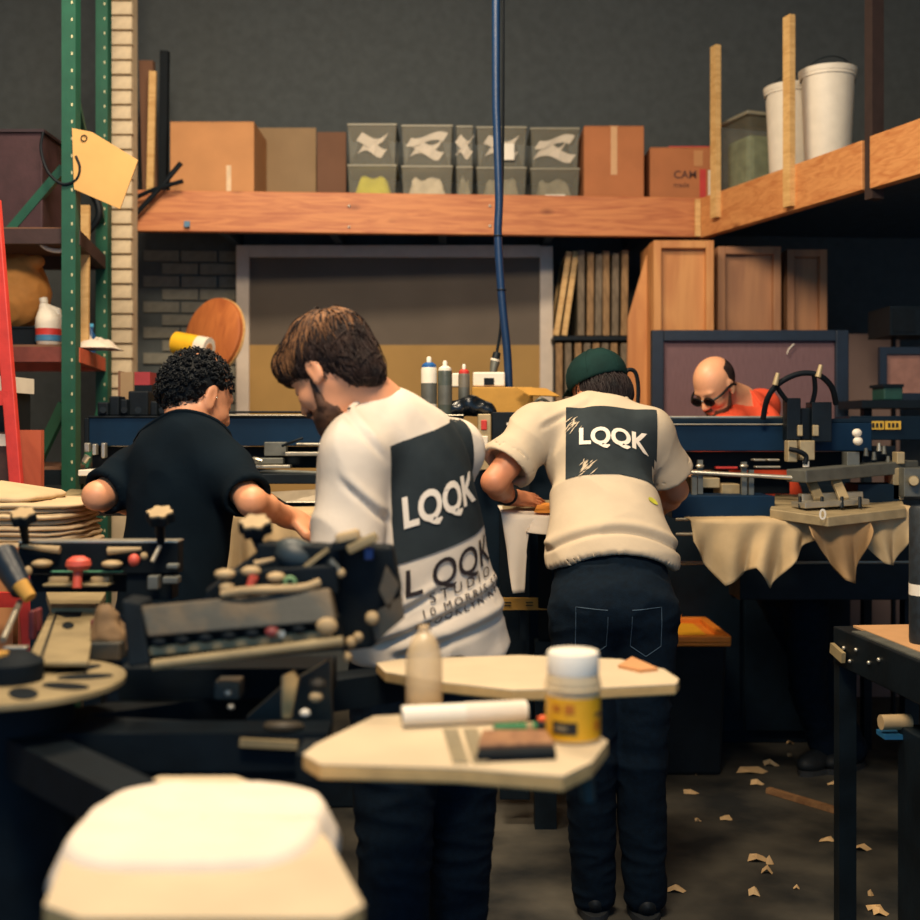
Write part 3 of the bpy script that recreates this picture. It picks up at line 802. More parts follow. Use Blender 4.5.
R = cols(hf, hl, hu); q = lambda x, y, z, o=J['head'], a=hf, b=hl, c=hu: o + a * x + b * y + c * z
HK = hair_mat('hair_black', (15, 22, 28), (8, 12, 17))
S = SDF(*bounds([J['head']], .2), .006)
S.ell(q(-.020, 0, .030), (.094, .082, .088), R); S.ell(q(-.07, 0, -.01), (.045, .062, .055), R, .03); S.ell(q(.09, 0, -.06), (.08, .12, .1), R, .01, 's'); S.ell(q(.01, -.09, -.025), (.04, .035, .05), R, .01, 's')
V, Q = S.mesh(); hair = np_obj('hair', V, Q, HK, body)
tufts(V, Q, 1100, .026, q(-.02, 0, .12), r0=.0042, curl=.006, seed=8, keep=lambda p: not ((p - J['head']).dot(hl) < -.05 and (p - J['head']).dot(hu) < .03 and (p - J['head']).dot(hf) > -.04)).build('hair_curls', HK, hair, True, angle=180)
MB().ell(q(.004, -.088, -.005), (.003, .003, .003)).build('ear_stud', mat('steel_bright', (210, 205, 195), .25, 1, bump=0), body, True)

# ---- the bald printer behind the press
J = dict(F=(-.80, -.60, 0), neck=P(741, 399, 4.95), pel=P(785, 570, 5.05), head=P(715, 387, 4.82), hF=(-.62, -.50, -.60),
         shL=P(722, 434, 4.76), shR=P(762, 407, 5.1), elL=P(700, 478, 4.66), elR=P(760, 478, 5.15), wrL=P(672, 490, 4.75), wrR=P(715, 495, 5.05),
         knL=P(808, 690, 5.0), knR=P(826, 690, 5.1), anL=Vector((1.60, 5.02, .09)), anR=Vector((1.72, 5.05, .09)),
         handL=((-.9, .1, -.2), (0, 0, 1), -1, .5), handR=((-.9, -.1, -.2), (0, 0, 1), 1, .5),
         skin=SKIN4, tee=TEEO, hem=P(784, 572, 5.05), hemw=(.14, .175), g=.016, sl=.72, sw=.03, w=1.0,
         folds=[(.006, 8, ((1, 0, .5), (0, 1, .5), (.2, .2, .4)), 6.0, None)])
J['hemn'] = (0, 0, -1)
person('bald bearded man in coral t-shirt and dark glasses behind the press', J, .0065)
m4 = J
root, body, shirt, tr = J['parts']; hf, hl, hu = J['hfr']
R = cols(hf, hl, hu); q = lambda x, y, z, o=J['head'], a=hf, b=hl, c=hu: o + a * x + b * y + c * z
S = SDF(*bounds([J['head']], .2), .005)
S.ell(q(-.016, 0, .03), (.100, .080, .088), R); S.ell(q(.075, 0, .05), (.095, .2, .09), R, .01, 's'); S.ell(q(.08, 0, -.06), (.08, .12, .1), R, .01, 's'); S.ell(q(.0, 0, .12), (.08, .06, .06), R, .01, 's'); S.ell(q(-.02, 0, -.1), (.13, .09, .06), R, .01, 's')
V, Q = S.mesh(); np_obj('hair', V, Q, hair_mat('hair_cropped', (58, 46, 44), (34, 28, 30)), body)
bd = SDF(*bounds([J['head']], .17), .005)
bd.ell(q(.042, 0, -.082), (.052, .056, .036), R, .01); bd.ell(q(.078, 0, -.102), (.026, .03, .022), R, .015); bd.ell(q(.096, 0, -.053), (.012, .026, .006), R, .008); bd.cap(q(.0, .064, -.02), q(.025, .055, -.075), .008, .012, .01); bd.cap(q(.0, -.064, -.02), q(.025, -.055, -.075), .008, .012, .01)
bd.ell(q(.105, 0, -.066), (.02, .018, .0075), R, .004, 's'); bd.ell(q(.03, 0, -.045), (.06, .05, .028), R, .01, 's')
V, Q = bd.mesh(); np_obj('beard', V, Q, BD, body)
GL = mat('glasses_black', (16, 18, 22), .3, bump=0)
mb = MB()
for sy in (1, -1):
    mb.tube([q(.102, sy * .033 + .024 * math.cos(t), -.004 + .018 * math.sin(t)) for t in [k * .3927 for k in range(17)]], .0045, 6)
    mb.tube([q(.1, sy * .056, .002), q(.06, sy * .076, .004), q(-.005, sy * .084, .006), q(-.03, sy * .082, -.012)], .0055, 6, 4)
mb.tube([q(.102, .01, 0), q(.106, 0, .004), q(.102, -.01, 0)], .003, 6)
gl = mb.build('glasses', GL, body, True)
for sy in (1, -1): MB().cyl(q(.1, sy * .033, -.004), q(.1025, sy * .033, -.004), .022, None, 16).build('lens', mat('lens_dark', (34, 28, 28), .1, bump=0), gl)
# ------------------------------------------------------------------ goods on the mezzanine
CARD = mat('cardboard', (196, 140, 92), .85, var=.08, scale=6, bump=.15)
CARD2 = mat('cardboard_red_brown', (178, 112, 70), .85, var=.08, scale=6, bump=.15)
TAPE = mat('packing_tape', (206, 160, 112), .35, var=.05)
TANB = mat('board_tan_grey', (150, 124, 92), .85, var=.1, scale=5)
BRN = mat('board_brown', (116, 82, 62), .85, var=.1, scale=5)
BLK = mat('black_plastic', (9, 19, 27), .6, var=.2, spec=.2)
BLKM = mat('black_metal', (11, 23, 32), .55, .1, var=.25, spec=.25)
WHITE = mat('white_plastic', (232, 224, 208), .5, var=.05)
RED = mat('paint_red', (196, 52, 46), .5, var=.1)
def mbox(x0, x1, zb, h, off, dep):
    """box on the mezzanine: x range in view columns, front face off metres behind the beam"""
    Y = wy((x0 + x1 - 920) / 2 * 6.4 / FPX, off)
    a = (x0 - 460) * Y / FPX; b = (x1 - 460) * Y / FPX
    return Vector(((a + b) / 2, Y + dep / 2, zb + h / 2)), Vector((b - a, dep, h))
def carton(x0, x1, h, off, dep, m, label, tape=True, extra=None):
    c, s = mbox(x0, x1, ZD, h, off, dep)
    t = thing('cardboard_box', label, 'box', (c.x, c.y, ZD), 'cardboard boxes on the mezzanine')
    MB().box(c, s).build('body', m, t, bevel=.004)
    MB().box(c + Vector((-s.x * .252, 0, s.z / 2 + .002)), (s.x * .49, s.y, .004)).build('flap', m, t)
    MB().box(c + Vector((s.x * .252, 0, s.z / 2 + .002)), (s.x * .49, s.y, .004)).build('flap', m, t)
    if tape:
        MB().box(c + Vector((0, -s.y / 2 - .0008, s.z * .2)), (.035, .0016, s.z * .6)).build('tape', TAPE, t)
        MB().box(c + Vector((0, 0, s.z / 2 + .005)), (.05, s.y, .0016)).build('tape', TAPE, t)
    return t, c, s
t, c, s = carton(170, 254, .42, .12, .4, CARD, 'large plain tan cardboard box beside the leaning dark boards', False)
MB().box(c + Vector((.09, -s.y / 2 - .001, -.1)), (.025, .002, .16)).build('torn_label', mat('paper_torn', (226, 200, 165), .8), t)
carton(584, 644, .44, .10, .36, CARD2, 'tall cardboard box with taped front seam next to the plastic bins')
t, c, s = carton(650, 714, .335, .12, .36, CARD2, 'cardboard box with red tape and faded CAM lettering', False)
fz = c.y - s.y / 2 - .002
MB().box((c.x + .05, c.y - s.y * .3, c.z + s.z / 2 + .008), (.24, .12, .01)).build('red_lid_tape', RED, t)
MB().box((c.x + .115, fz, c.z - .03), (.035, .002, .16)).build('red_tape', RED, t)
MB().box((c.x + .155, fz, c.z - .03), (.02, .002, .15)).build('white_label', WHITE, t)
MB().box((c.x + .09, fz, c.z + .11), (.05, .002, .085)).build('paper_label', CARD, t)
INKB = mat('ink_brown', (88, 56, 48), .8)
flat_text('CAM', .06, (c.x - .045, fz, c.z + .0), (1, 0, 0), (0, 0, 1), INKB, 'lettering', t, bold=.001)
flat_text('made', .04, (c.x - .045, fz, c.z - .05), (1, 0, 0), (0, 0, 1), INKB, 'lettering', t)

# clear plastic bins, two high
BINP = mat('bin_plastic_clear', (186, 182, 160), .35, var=.06, alpha=.13, bump=.05)
BINL = mat('bin_rim', (150, 146, 128), .4, var=.05, alpha=.8)
def heap(mb, c, s, seed):
    r = random.Random(seed)
    def fn(u, v):
        e = min(1, min(u, 1 - u, v, 1 - v) * 6)
        return Vector((c.x + (u - .5) * s.x * .9, c.y + (v - .5) * s.y * .9, c.z - s.z * .48 + s.z * (.75 + .18 * noise.noise(Vector((u * 4 + seed, v * 4, 0)))) * e))
    mb.surf(fn, 14, 10); mb.surf(lambda u, v: Vector((c.x + (u - .5) * s.x * .9, c.y + (.5 - v) * s.y * .9, c.z - s.z * .48)), 2, 2); return mb
def storage_bin(x0, x1, zb, h, off, cont, label, white=None):
    c, s = mbox(x0, x1, zb, h, off, .36)
    t = thing('storage_bin', label, 'storage bin', (c.x, c.y, zb), 'clear plastic bins stacked on the mezzanine')
    o = MB(); hx, hy = s.x / 2, s.y / 2; k = .9; th = .004
    P4 = lambda sc, z, d: [Vector((c.x + a * (hx * sc - d), c.y + b * (hy * sc - d), z)) for a, b in ((-1, -1), (1, -1), (1, 1), (-1, 1))]
    B = P4(k, zb, 0); T = P4(.98, zb + h - .012, 0); B2 = P4(k, zb + th, th); T2 = P4(.98, zb + h - .012, th)
    f = [(3, 2, 1, 0)] + [(i, (i + 1) % 4, 4 + (i + 1) % 4, 4 + i) for i in range(4)] + [(8, 9, 10, 11)] + [(8 + (i + 1) % 4, 8 + i, 12 + i, 12 + (i + 1) % 4) for i in range(4)] + [(4 + i, 4 + (i + 1) % 4, 12 + (i + 1) % 4, 12 + i) for i in range(4)]
    o.add(B + T + B2 + T2, f).build('tub', BINP, t)
    MB().box((c.x, c.y, zb + h - .006), (s.x, s.y, .014)).build('lid', BINL, t, bevel=.004)
    heap(MB(), Vector((c.x, c.y, zb + h / 2)), Vector((s.x * .92, s.y * .92, h * .95)), x0).build('folded_clothes', cont, t, True)
    if white:
        r = random.Random(x0); mb = MB()
        for i in range(white):
            z = zb + h * (.25 + .5 * (i + .5) / white); w_ = s.x * r.uniform(.3, .8)
            mb.surf(lambda u, v: Vector((c.x + (u - .5) * w_ + (v - .5) * .03, c.y - hy * .93 + .008 + .006 * math.sin(u * 9 + i), z + (v - .5) * .045 + .02 * math.sin(u * 5 + i * 2))), 10, 3, .003)
        mb.build('white_clothes', TEE, t, True)
    return t, c, s
DKC = mat('dark_clothes', (24, 34, 40), .95, var=.3, scale=30)
YLC = mat('yellow_clothes', (206, 196, 40), .9, var=.1)
GRC = mat('grey_clothes', (134, 126, 104), .95, var=.25, scale=20)
WTC = mat('pale_clothes', (214, 198, 170), .95, var=.2, scale=20)
cols_ = [(347, 397, 'y', DKC, YLC), (401, 453, 'w', DKC, WTC), (456, 473, 'n', DKC, GRC), (476, 527, 'd', DKC, GRC), (530, 580, 'p', DKC, GRC)]
names = {'y': 'yellow clothes', 'w': 'pale clothes, second column from the grey board', 'n': 'grey clothes, narrowest column', 'd': 'grey clothes behind the blue hose', 'p': 'grey clothes beside the tall cardboard box'}
up = {'y': 'dark clothes above the yellow one', 'w': 'black and white clothes, above the pale clothes bin', 'n': 'dark clothes on top of the narrow column', 'd': 'dark clothes on top, behind the blue hose', 'p': 'black and white striped clothes beside the tall cardboard box'}
for x0, x1, k, a, b in cols_:
    t, c, s = storage_bin(x0, x1, ZD, .222, .16, b, 'lower clear plastic bin of ' + names[k])
    if k == 'p': MB().box((c.x - .0, c.y - s.y / 2 - .002, c.z - .06), (.11, .003, .045)).build('paper_label', WHITE, t)
    t, c, s = storage_bin(x0, x1, ZD + .223, .222, .16, a, 'upper clear plastic bin of ' + up[k], 3 if k in 'wp' else 2)
    if k == 'd': MB().box((c.x + .02, c.y - s.y / 2 - .002, c.z - .03), (.1, .003, .09)).build('paper_label', WHITE, t)
# boards at the left end
for (xa, xb, ya, yb, m, lab) in ((146, 160, 60, 205, BRN, 'dark brown board leaning behind the tan cardboard box'), (152, 159, 70, 186, PALE, 'thin pale wooden stick between dark leaning boards'), (164, 172, 50, 205, BLK, 'black narrow board leaning against the tan cardboard box')):
    Y = 6.2 if m is not PALE else 6.12; a = P(xa, yb, Y); b = P(xb, ya, Y); z0 = ZD
    tag(MB().bar((b.x - .05 - .03, Y + .12, z0), (a.x - .03 + .03, Y + .02, b.z), .05 if m is not PALE else .025, b.x - a.x, (1, 0, 0)).build('plank', m), lab, 'board')
tag(MB().box(mbox(258, 316, ZD, .5, .5, .02)[0], mbox(258, 316, ZD, .5, .5, .02)[1]).build('sheet_board', TANB), 'flat tan grey sheet board standing beside the tan cardboard box', 'board')
tag(MB().box(mbox(317, 346, ZD, .46, .42, .03)[0], mbox(317, 346, ZD, .46, .42, .03)[1]).build('sheet_board', BRN), 'brown sheet board between the grey sheet and the bins', 'board')

st = thing('strap', 'black cable straps crossed over the end of the orange beam', 'strap', P(158, 200, 5.95))
MB().tube([P(133, 217, 5.93), P(158, 190, 5.93), P(181, 163, 5.95)], .014, 8, 4).build('strap_end', BLK, st, True)
MB().tube([P(124, 204, 5.945), P(150, 191, 5.925), P(183, 181, 5.935)], .012, 8, 4).build('strap_end', BLK, st, True)
# goods behind the side beam
def side_goods(s_, w_, d_, h_, m, name, lab, cat, parts=None):
    c = C0 + sd * s_ + sn * (.06 + d_ / 2); Rz = Matrix.Rotation(math.atan2(sd.y, sd.x), 3, 'Z')
    t = thing(name, lab, cat, (c.x, c.y, ZD)); return t, Vector((c.x, c.y, ZD)), Rz
t, c, Rz = side_goods(.24, .26, .3, .4, None, 'storage_bin', 'clear grey plastic tub standing behind the side beam', 'storage bin')
MB().box(c + Vector((0, 0, .2)), (.26, .3, .4), Rz).build('tub', BINP, t, bevel=.02)
MB().box(c + Vector((0, 0, .16)), (.22, .26, .3), Rz).build('folded_clothes', mat('green_grey_clothes', (108, 118, 92), .9, var=.25), t, bevel=.03)
MB().box(c + Vector((0, 0, .41)), (.28, .32, .02), Rz).build('lid', BINL, t, bevel=.005)
for s_, lab in ((.54, 'white bucket on the side mezzanine between the pale posts'), (.83, 'white bucket on the side mezzanine past the second pale post')):
    t, c, Rz = side_goods(s_, .28, .28, .5, None, 'bucket', lab, 'bucket')
    MB().lathe([(.10, 0), (.105, .01), (.125, .46), (.132, .46), (.132, .48), (.12, .48)], c).build('body', WHITE, t, True)
    MB().lathe([(.135, .475), (.137, .5), (.12, .505), (.0, .505)], c).build('lid', WHITE, t, True)
    MB().torus(c + Vector((0, 0, .44)), (0, 1, .6), .13, .003, 20, 6, 0, math.pi).build('handle', BLKM, t, True)

# ------------------------------------------------------------------ against the back wall
WFR = mat('frame_white', (214, 200, 186), .7, var=.05)
fb = thing('framed_board', 'large white framed board with grey upper and mustard lower panel', 'board', (-.3, 6.65, 0))
Yf = 6.62; R2 = Matrix.Rotation(math.atan(.0815) * .0, 3, 'Z')
for a in ((236, 245, 249, 560), (540, 246, 553, 560), (249, 245, 540, 257)):
    MB().pb(*a, Yf, .05).build('frame_rail', WFR, fb, bevel=.004)
MB().pb(249, 257, 540, 345, Yf + .03, .012).build('upper_panel', mat('panel_taupe', (100, 90, 80), .85, var=.1, scale=3), fb)
MB().pb(249, 345, 540, 560, Yf + .022, .015).build('lower_panel', mat('panel_mustard', (172, 136, 80), .85, var=.08, scale=4), fb)
MB().pb(236, 545, 553, 560, Yf, .05).build('frame_rail', WFR, fb)
# screens stored on edge
SCW = mat('screen_frame_wood', (150, 118, 82), .8, var=.35, scale=25, bump=.3, stretch=(3, 3, .6))
SCG = mat('screen_frame_grey', (118, 104, 86), .8, var=.35, scale=25, bump=.3, stretch=(3, 3, .6))
MESH = mat('screen_mesh', (120, 112, 96), .7, var=.05)
rk = thing('screen_rack', 'open timber rack holding silk screens on edge', 'rack', P(592, 700, 6.5))
rk.location.z = 0
MB().pb(554, 336, 634, 340, 6.4, .45).build('shelf', BLKM, rk)
MB().pb(554, 420, 634, 424, 6.4, .45).build('shelf', BLKM, rk)
for x in (554, 632): MB().pb(x, 338, x + 3, 690, 6.5, .05).build('post', BLKM, rk)
def edge_screen(x0, x1, y0, y1, lean, m, label, grp):
    Y = 6.42; a = P(x0, y1, Y); b = P(x1, y0, Y); wd = b.x - a.x; h = b.z - a.z; dep = .42
    t = thing('silk_screen', label, 'screen', ((a.x + b.x) / 2, Y + dep / 2, a.z), grp); t.rotation_euler.y = lean
    r = .032
    def pt(name, c, s, mm):
        o = MB().box((0, 0, 0), s).build(name, mm, None, bevel=.002); o.parent = t; o.location = c
    pt('rail', (0, -dep / 2 + r / 2, h / 2), (wd, r, h), m); pt('rail', (0, dep / 2 - r / 2, h / 2), (wd, r, h), m)
    pt('rail', (0, 0, r / 2), (wd, dep - 2 * r, r), m); pt('rail', (0, 0, h - r / 2), (wd, dep - 2 * r, r), m)
    pt('mesh', (-wd * .4, 0, h / 2), (.002, dep - .05, h - .05), MESH)
for i, x in enumerate((578, 587, 595, 603, 612, 621)):
    edge_screen(x, x + 6.5, 250 + (i * 7) % 5, 335.5, .006 * (i % 3), (SCG, SCW)[i % 2], 'wooden silk screen stored on edge in the upper rack row', 'screens on edge, upper row')
for i, x in enumerate((556, 565, 575, 584, 593, 602, 611, 621)):
    edge_screen(x, x + 6.5, 343, 419.5, 0, (SCW, SCG)[i % 2], 'wooden silk screen stored on edge in the lower rack row', 'screens on edge, lower row')
for xa, xb, lab in ((556, 569, 'longer silk screen leaning askew beside the white frame'), (564, 576, 'shorter silk screen leaning askew against the screen stack')):
    a = P(xa, 335.5, 6.46); b = P(xb, 252, 6.46)
    t = thing('silk_screen', lab, 'screen', a); MB().bar(a, b, .03, .03, (0, 1, 0)).build('rail', PALE, t); MB().bar(a + Vector((0, .4, 0)), b + Vector((0, .4, 0)), .03, .03, (0, 1, 0)).build('rail', PALE, t)
    MB().box(mix(a, b, .06) + Vector((0, .2, 0)), (.022, .37, .03)).build('rail', PALE, t); MB().box(mix(a, b, .95) + Vector((0, .2, 0)), (.022, .37, .03)).build('rail', PALE, t)
    MB().prism([mix(a, b, .08) + Vector((0, .02, 0)), mix(a, b, .08) + Vector((0, .38, 0)), mix(a, b, .94) + Vector((0, .38, 0)), mix(a, b, .94) + Vector((0, .02, 0))], (.002, 0, 0)).build('mesh', MESH, t)
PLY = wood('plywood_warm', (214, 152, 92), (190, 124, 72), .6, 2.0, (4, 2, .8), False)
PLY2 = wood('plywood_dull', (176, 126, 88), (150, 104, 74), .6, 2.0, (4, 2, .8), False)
a = [P(650, 243, 6.2), P(649, 640, 6.2), P(624, 640, 6.2), P(628, 318, 6.2)]
tag(MB().prism(a, (0, .02, 0)).build('plywood_sheet', PLY), 'slanted offcut of plywood leaning beside the screen rack', 'plywood')
def crate(x0, x1, y0, Y, m, label):
    a = P(x0, y0, Y); b = P(x1, y0, Y); w_ = b.x - a.x; h = a.z
    t = thing('plywood_crate', label, 'crate', ((a.x + b.x) / 2, Y, 0), 'plywood crates under the mezzanine')
    MB().box((a.x + w_ / 2, Y + .03, h / 2), (w_ - .01, .02, h - .02)).build('panel', m, t)
    for x in (a.x + .02, b.x - .02): MB().box((x, Y, h / 2), (.04, .045, h)).build('stile', m, t, bevel=.003)
    MB().box((a.x + w_ / 2, Y, h - .02), (w_ - .08, .045, .04)).build('rail', m, t, bevel=.003)
    MB().box((b.x - .008, Y + .22, h / 2), (.016, .38, h)).build('side', m, t); MB().box((a.x + .008, Y + .22, h / 2), (.016, .38, h)).build('side', m, t)
crate(653, 713, 241, 6.0, PLY, 'bright framed plywood crate nearest the screen rack')
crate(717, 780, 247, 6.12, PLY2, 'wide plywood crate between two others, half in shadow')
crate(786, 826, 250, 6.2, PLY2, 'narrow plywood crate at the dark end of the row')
tag(MB().box(P(866, 470, 6.35) + Vector((0, 0, -.25)), (.36, .03, 2.0)).build('sheet_board', mat('board_mauve', (120, 100, 94), .85, var=.1, scale=3)), 'dull mauve sheet board standing beside the narrow plywood crate', 'board')
t = thing('wall_cabinet', 'dark cabinet on tall legs beside the mauve sheet board', 'cabinet', P(915, 430, 5.7)); t.location.z = 0
MB().pb(890, 306, 945, 335, 5.6, .3).build('body', BLKM, t); MB().pb(893, 309, 915, 332, 5.595, .01).build('door', BLK, t)
for x in (893, 940): MB().pb(x, 335, x + 3, 716, 5.75, .03).build('leg', BLKM, t)
fr = thing('silk_screen', 'small black framed silk screen behind the dark green box', 'screen', P(905, 385, 5.3))
NAVY = mat('frame_navy', (18, 34, 52), .5, var=.15)
for a in ((880, 347, 887, 400), (925, 347, 932, 400), (887, 347, 925, 354), (887, 393, 925, 400)): MB().pb(*a, 5.3, .03).build('rail', NAVY, fr)
MB().pb(886, 353, 926, 394, 5.315, .004).build('mesh', mat('mesh_pink', (150, 108, 96), .7), fr)
t = thing('work_counter', 'dark counter behind the press carrying a green box', 'counter', P(905, 430, 5.35)); t.location.z = 0
MB().pb(862, 400, 985, 408, 5.1, .32).build('top', BLKM, t)
for x in (864, 975): MB().pb(x, 408, x + 8, 750, 5.2, .05).build('leg', BLKM, t)
t = thing('tool_box', 'dark green box on the counter', 'box', P(893, 400, 5.3)); MB().pb(884, 386, 903, 399.9, 5.12, .15).build('body', mat('box_green', (24, 70, 62), .6), t, bevel=.005); MB().pb(883, 384, 904, 387, 5.11, .17).build('lid', BLKM, t)
# the big navy-framed screen behind the bald printer
bs = thing('silk_screen', 'very large navy framed silk screen with mauve mesh behind the bald man', 'screen', P(750, 472, 5.5))
for a in ((652, 330, 664, 472), (836, 330, 849, 472), (664, 330, 836, 341), (664, 462, 836, 472)): MB().pb(*a, 5.45, .05).build('rail', NAVY, bs, bevel=.004)
MB().pb(663, 340, 837, 463, 5.475, .004).build('mesh', mat('mesh_mauve', (112, 84, 88), .75, var=.12, scale=40, stretch=(3, 1, .4)), bs)
MB().tube([P(787, 354, 5.46), P(789, 349, 5.458), P(794, 344, 5.46)], .003, 6, 4).build('specular_mark', WHITE, bs)  # thin white line stands in for a specular glint on the mesh
kc = thing('dark_fill_cabinet', 'added low navy cabinet filling the dark under the very large silk screen', 'cabinet', (P(775, 0, 5.5).x, 5.6, 0))  # added box that fills the dark below the screen and carries it
zk_ = P(0, 472, 5.45).z; xa_, xb_ = P(632, 0, 5.45).x, P(850, 0, 5.45).x
NVD = mat('dark_fill_navy', (10, 26, 38), .6, var=.2, spec=.2)
MB().box(((xa_ + xb_) / 2, 5.61, zk_ / 2 - .001), (xb_ - xa_, .34, zk_ - .002)).build('carcass', NVD, kc, bevel=.005)
for k_ in range(2):
    xm = xa_ + (xb_ - xa_) * (.25 + .5 * k_); dr_ = MB().box((xm, 5.43, zk_ / 2), ((xb_ - xa_) / 2 - .02, .02, zk_ - .12)).build('door', NVD, kc, bevel=.003); MB().box((xm + (.4 if k_ == 0 else -.4) * (xb_ - xa_) / 2, 5.415, zk_ * .6), (.015, .015, .12)).build('handle', BLKM, dr_)

# ------------------------------------------------------------------ left: racking, shelf goods
GREEN = mat('rack_green', (22, 78, 60), .5, var=.15, scale=10)
ORB = mat('rack_orange', (208, 92, 60), .55, var=.15)
rk = thing('storage_rack', 'green steel pallet rack with orange shelf beams', 'rack', P(40, 430, 4.8)); rk.location.z = 0
def upright(x0, x1, Y, parent, ztop=3.6):
    a = P(x0, 0, Y); b = P(x1, 0, Y); w_ = b.x - a.x; cx_ = (a.x + b.x) / 2
    MB().box((cx_, Y, ztop / 2), (w_, .012, ztop)).build('upright', GREEN, parent)
    MB().box((a.x + .005, Y + .03, ztop / 2), (.008, .06, ztop)).build('upright_flange', GREEN, parent); MB().box((b.x - .005, Y + .03, ztop / 2), (.008, .06, ztop)).build('upright_flange', GREEN, parent)
    MB().box((cx_, Y + .02, .008), (w_ + .05, .1, .016)).build('foot_plate', GREEN, parent)
    mb = MB()
    for i in range(46): mb.box((b.x - .014, Y - .0065, .4 + i * .068), (.006, .002, .012))
    mb.build('punched_slots', mat('slot_light', (190, 186, 150), .7), parent)['kind'] = 'stuff'
    return cx_
xf = upright(62, 76, 4.6, rk); xr = upright(96, 108, 5.35, rk)
MB().bar((xf, 4.62, 2.9), (xr, 5.35, 2.45), .03, .03).build('brace', GREEN, rk); MB().bar((xf, 4.62, 1.1), (xr, 5.35, 1.6), .03, .03).build('brace', GREEN, rk)
MB().bar(P(64, 168, 4.72), P(-40, 290, 4.72), .03, .035).build('brace', GREEN, rk); MB().bar(P(64, 405, 4.65), P(38, 460, 4.7), .02, .05).build('brace', GREEN, rk)
def rshelf(y, m, th=12):
    zt = P(0, y, 4.62).z
    MB().box((-2.1, 4.63, zt - .03), (1.12, .04, .06)).build('shelf_beam', m if m is not ORB else mat('shelf_red_brown', (112, 52, 44), .6, var=.2), rk)  # front beam gets a darker red-brown than the orange side beam
    MB().bar((xf + .01, 4.64, zt - .03), (xr, 5.34, zt - .03), .04, .06).build('shelf_beam', m, rk)
    MB().box((-2.17, 5.36, zt - .03), (1.02, .04, .06)).build('shelf_beam', m, rk)
    d = [Vector((-2.65, 4.65, zt)), Vector((xf, 4.65, zt)), Vector((xr, 5.34, zt)), Vector((-2.65, 5.34, zt))]
    MB().prism(d, (0, 0, .012)).build('shelf_deck', BRN, rk); return zt + .012
MB().box((-2.65, 4.63, 1.75), (.06, .05, 3.5)).build('upright', GREEN, rk); MB().box((-2.65, 5.36, 1.75), (.06, .05, 3.5)).build('upright', GREEN, rk)
zs = rshelf(347, ORB); zu = rshelf(229, mat('shelf_dark_red', (52, 34, 34), .6)); zl = rshelf(470, BLKM)
# goods on the shelves
t = thing('carton', 'dark maroon carton on the top shelf of the green rack', 'box', (-1.95, 4.9, zu)); MB().box((-2.02, 4.92, zu + .2), (.62, .42, .4)).build('body', mat('carton_maroon', (58, 34, 40), .7), t, bevel=.006); MB().box((-2.02, 4.92, zu + .405), (.64, .44, .012)).build('lid', mat('carton_maroon_lid', (44, 30, 38), .7), t)
t = thing('carton', 'flat black carton under the round tan sack', 'box', (P(14, 0, 4.9).x, 4.9, zs)); MB().box((P(10, 0, 4.9).x, 4.92, zs + .0405), (.36, .3, .075)).build('body', BLK, t, bevel=.004); MB().box((P(10, 0, 4.9).x, 4.92, zs + .0805), (.37, .31, .006)).build('lid', BLKM, t)
zk = zs; zs = zs + .084
bt = thing('sack', 'round tan cloth sack with a knotted top resting on a black carton', 'sack', (P(14, 0, 4.9).x, 4.9, zs))
S = SDF(*bounds([(P(14, 0, 4.9).x, 4.9, zs + .16)], .26), .008); c0 = Vector((P(14, 0, 4.9).x, 4.9, zs + .145))
S.ell(c0, (.15, .14, .145)); S.ell(c0 + Vector((.02, 0, .1)), (.09, .09, .07), None, .04); S.cap(c0 + Vector((.05, -.02, .13)), c0 + Vector((.125, -.06, .135)), .03, .022, .02); S.cut(c0 - Vector((0, 0, .14)), (0, 0, -1), .3)
V, Q = S.mesh(); V = wrinkle(V, v_normals(V, Q), .006, 14, np.eye(3), 2); np_obj('body', V, Q, mat('sack_tan', (196, 134, 66), .8, var=.12), bt)
MB().torus(c0 + Vector((.05, -.03, .128)), (.8, -.4, .2), .03, .006, 16, 6).build('tie', BRN, bt, True)
zs = zk
jg = thing('jug', 'white plastic jug with red and blue label on the rack shelf', 'jug', (P(49, 0, 4.75).x, 4.75, zs)); jx = P(49, 0, 4.75)
S = SDF(*bounds([(jx.x, 4.75, zs + .1)], .18), .005); b0 = Vector((jx.x, 4.75, zs))
S.cap(b0 + Vector((0, 0, .03)), b0 + Vector((0, 0, .10)), .052, .05, .02); S.cap(b0 + Vector((0, 0, .1)), b0 + Vector((-.02, 0, .165)), .045, .02, .03); S.cut(b0 + Vector((0, 0, .003)), (0, 0, -1), .2)
S.cap(b0 + Vector((0, 0, .165)), b0 + Vector((.04, 0, .15)), .009, None, .006); S.cap(b0 + Vector((.04, 0, .15)), b0 + Vector((.055, 0, .09)), .009, None, .006); S.cap(b0 + Vector((.055, 0, .09)), b0 + Vector((.03, 0, .06)), .009, None, .006)
V, Q = S.mesh(); np_obj('body', V, Q, WHITE, jg)
MB().cyl(b0 + Vector((-.02, 0, .18)), b0 + Vector((-.024, 0, .2)), .017).build('cap', WHITE, jg, True)
MB().lathe([(.0535, .045), (.0535, .072)], b0).build('label_red', RED, jg, True); MB().lathe([(.0545, .02), (.0545, .044)], b0).build('label_blue', mat('label_blue', (60, 120, 160), .5), jg, True)
t = thing('bottle', 'small blue bottle at the end of the rack shelf', 'bottle', (P(92, 0, 5.2).x, 5.2, zs)); bx_ = P(91, 0, 5.2).x
MB().lathe([(.02, 0), (.022, .005), (.022, .08), (.01, .1), (.01, .12)], (bx_, 5.2, zs)).build('body', mat('bottle_blue', (30, 80, 130), .3), t, True); MB().lathe([(.012, .12), (.012, .135), (.0, .136)], (bx_, 5.2, zs)).build('cap', mat('cap_sky', (80, 170, 210), .4), t, True)
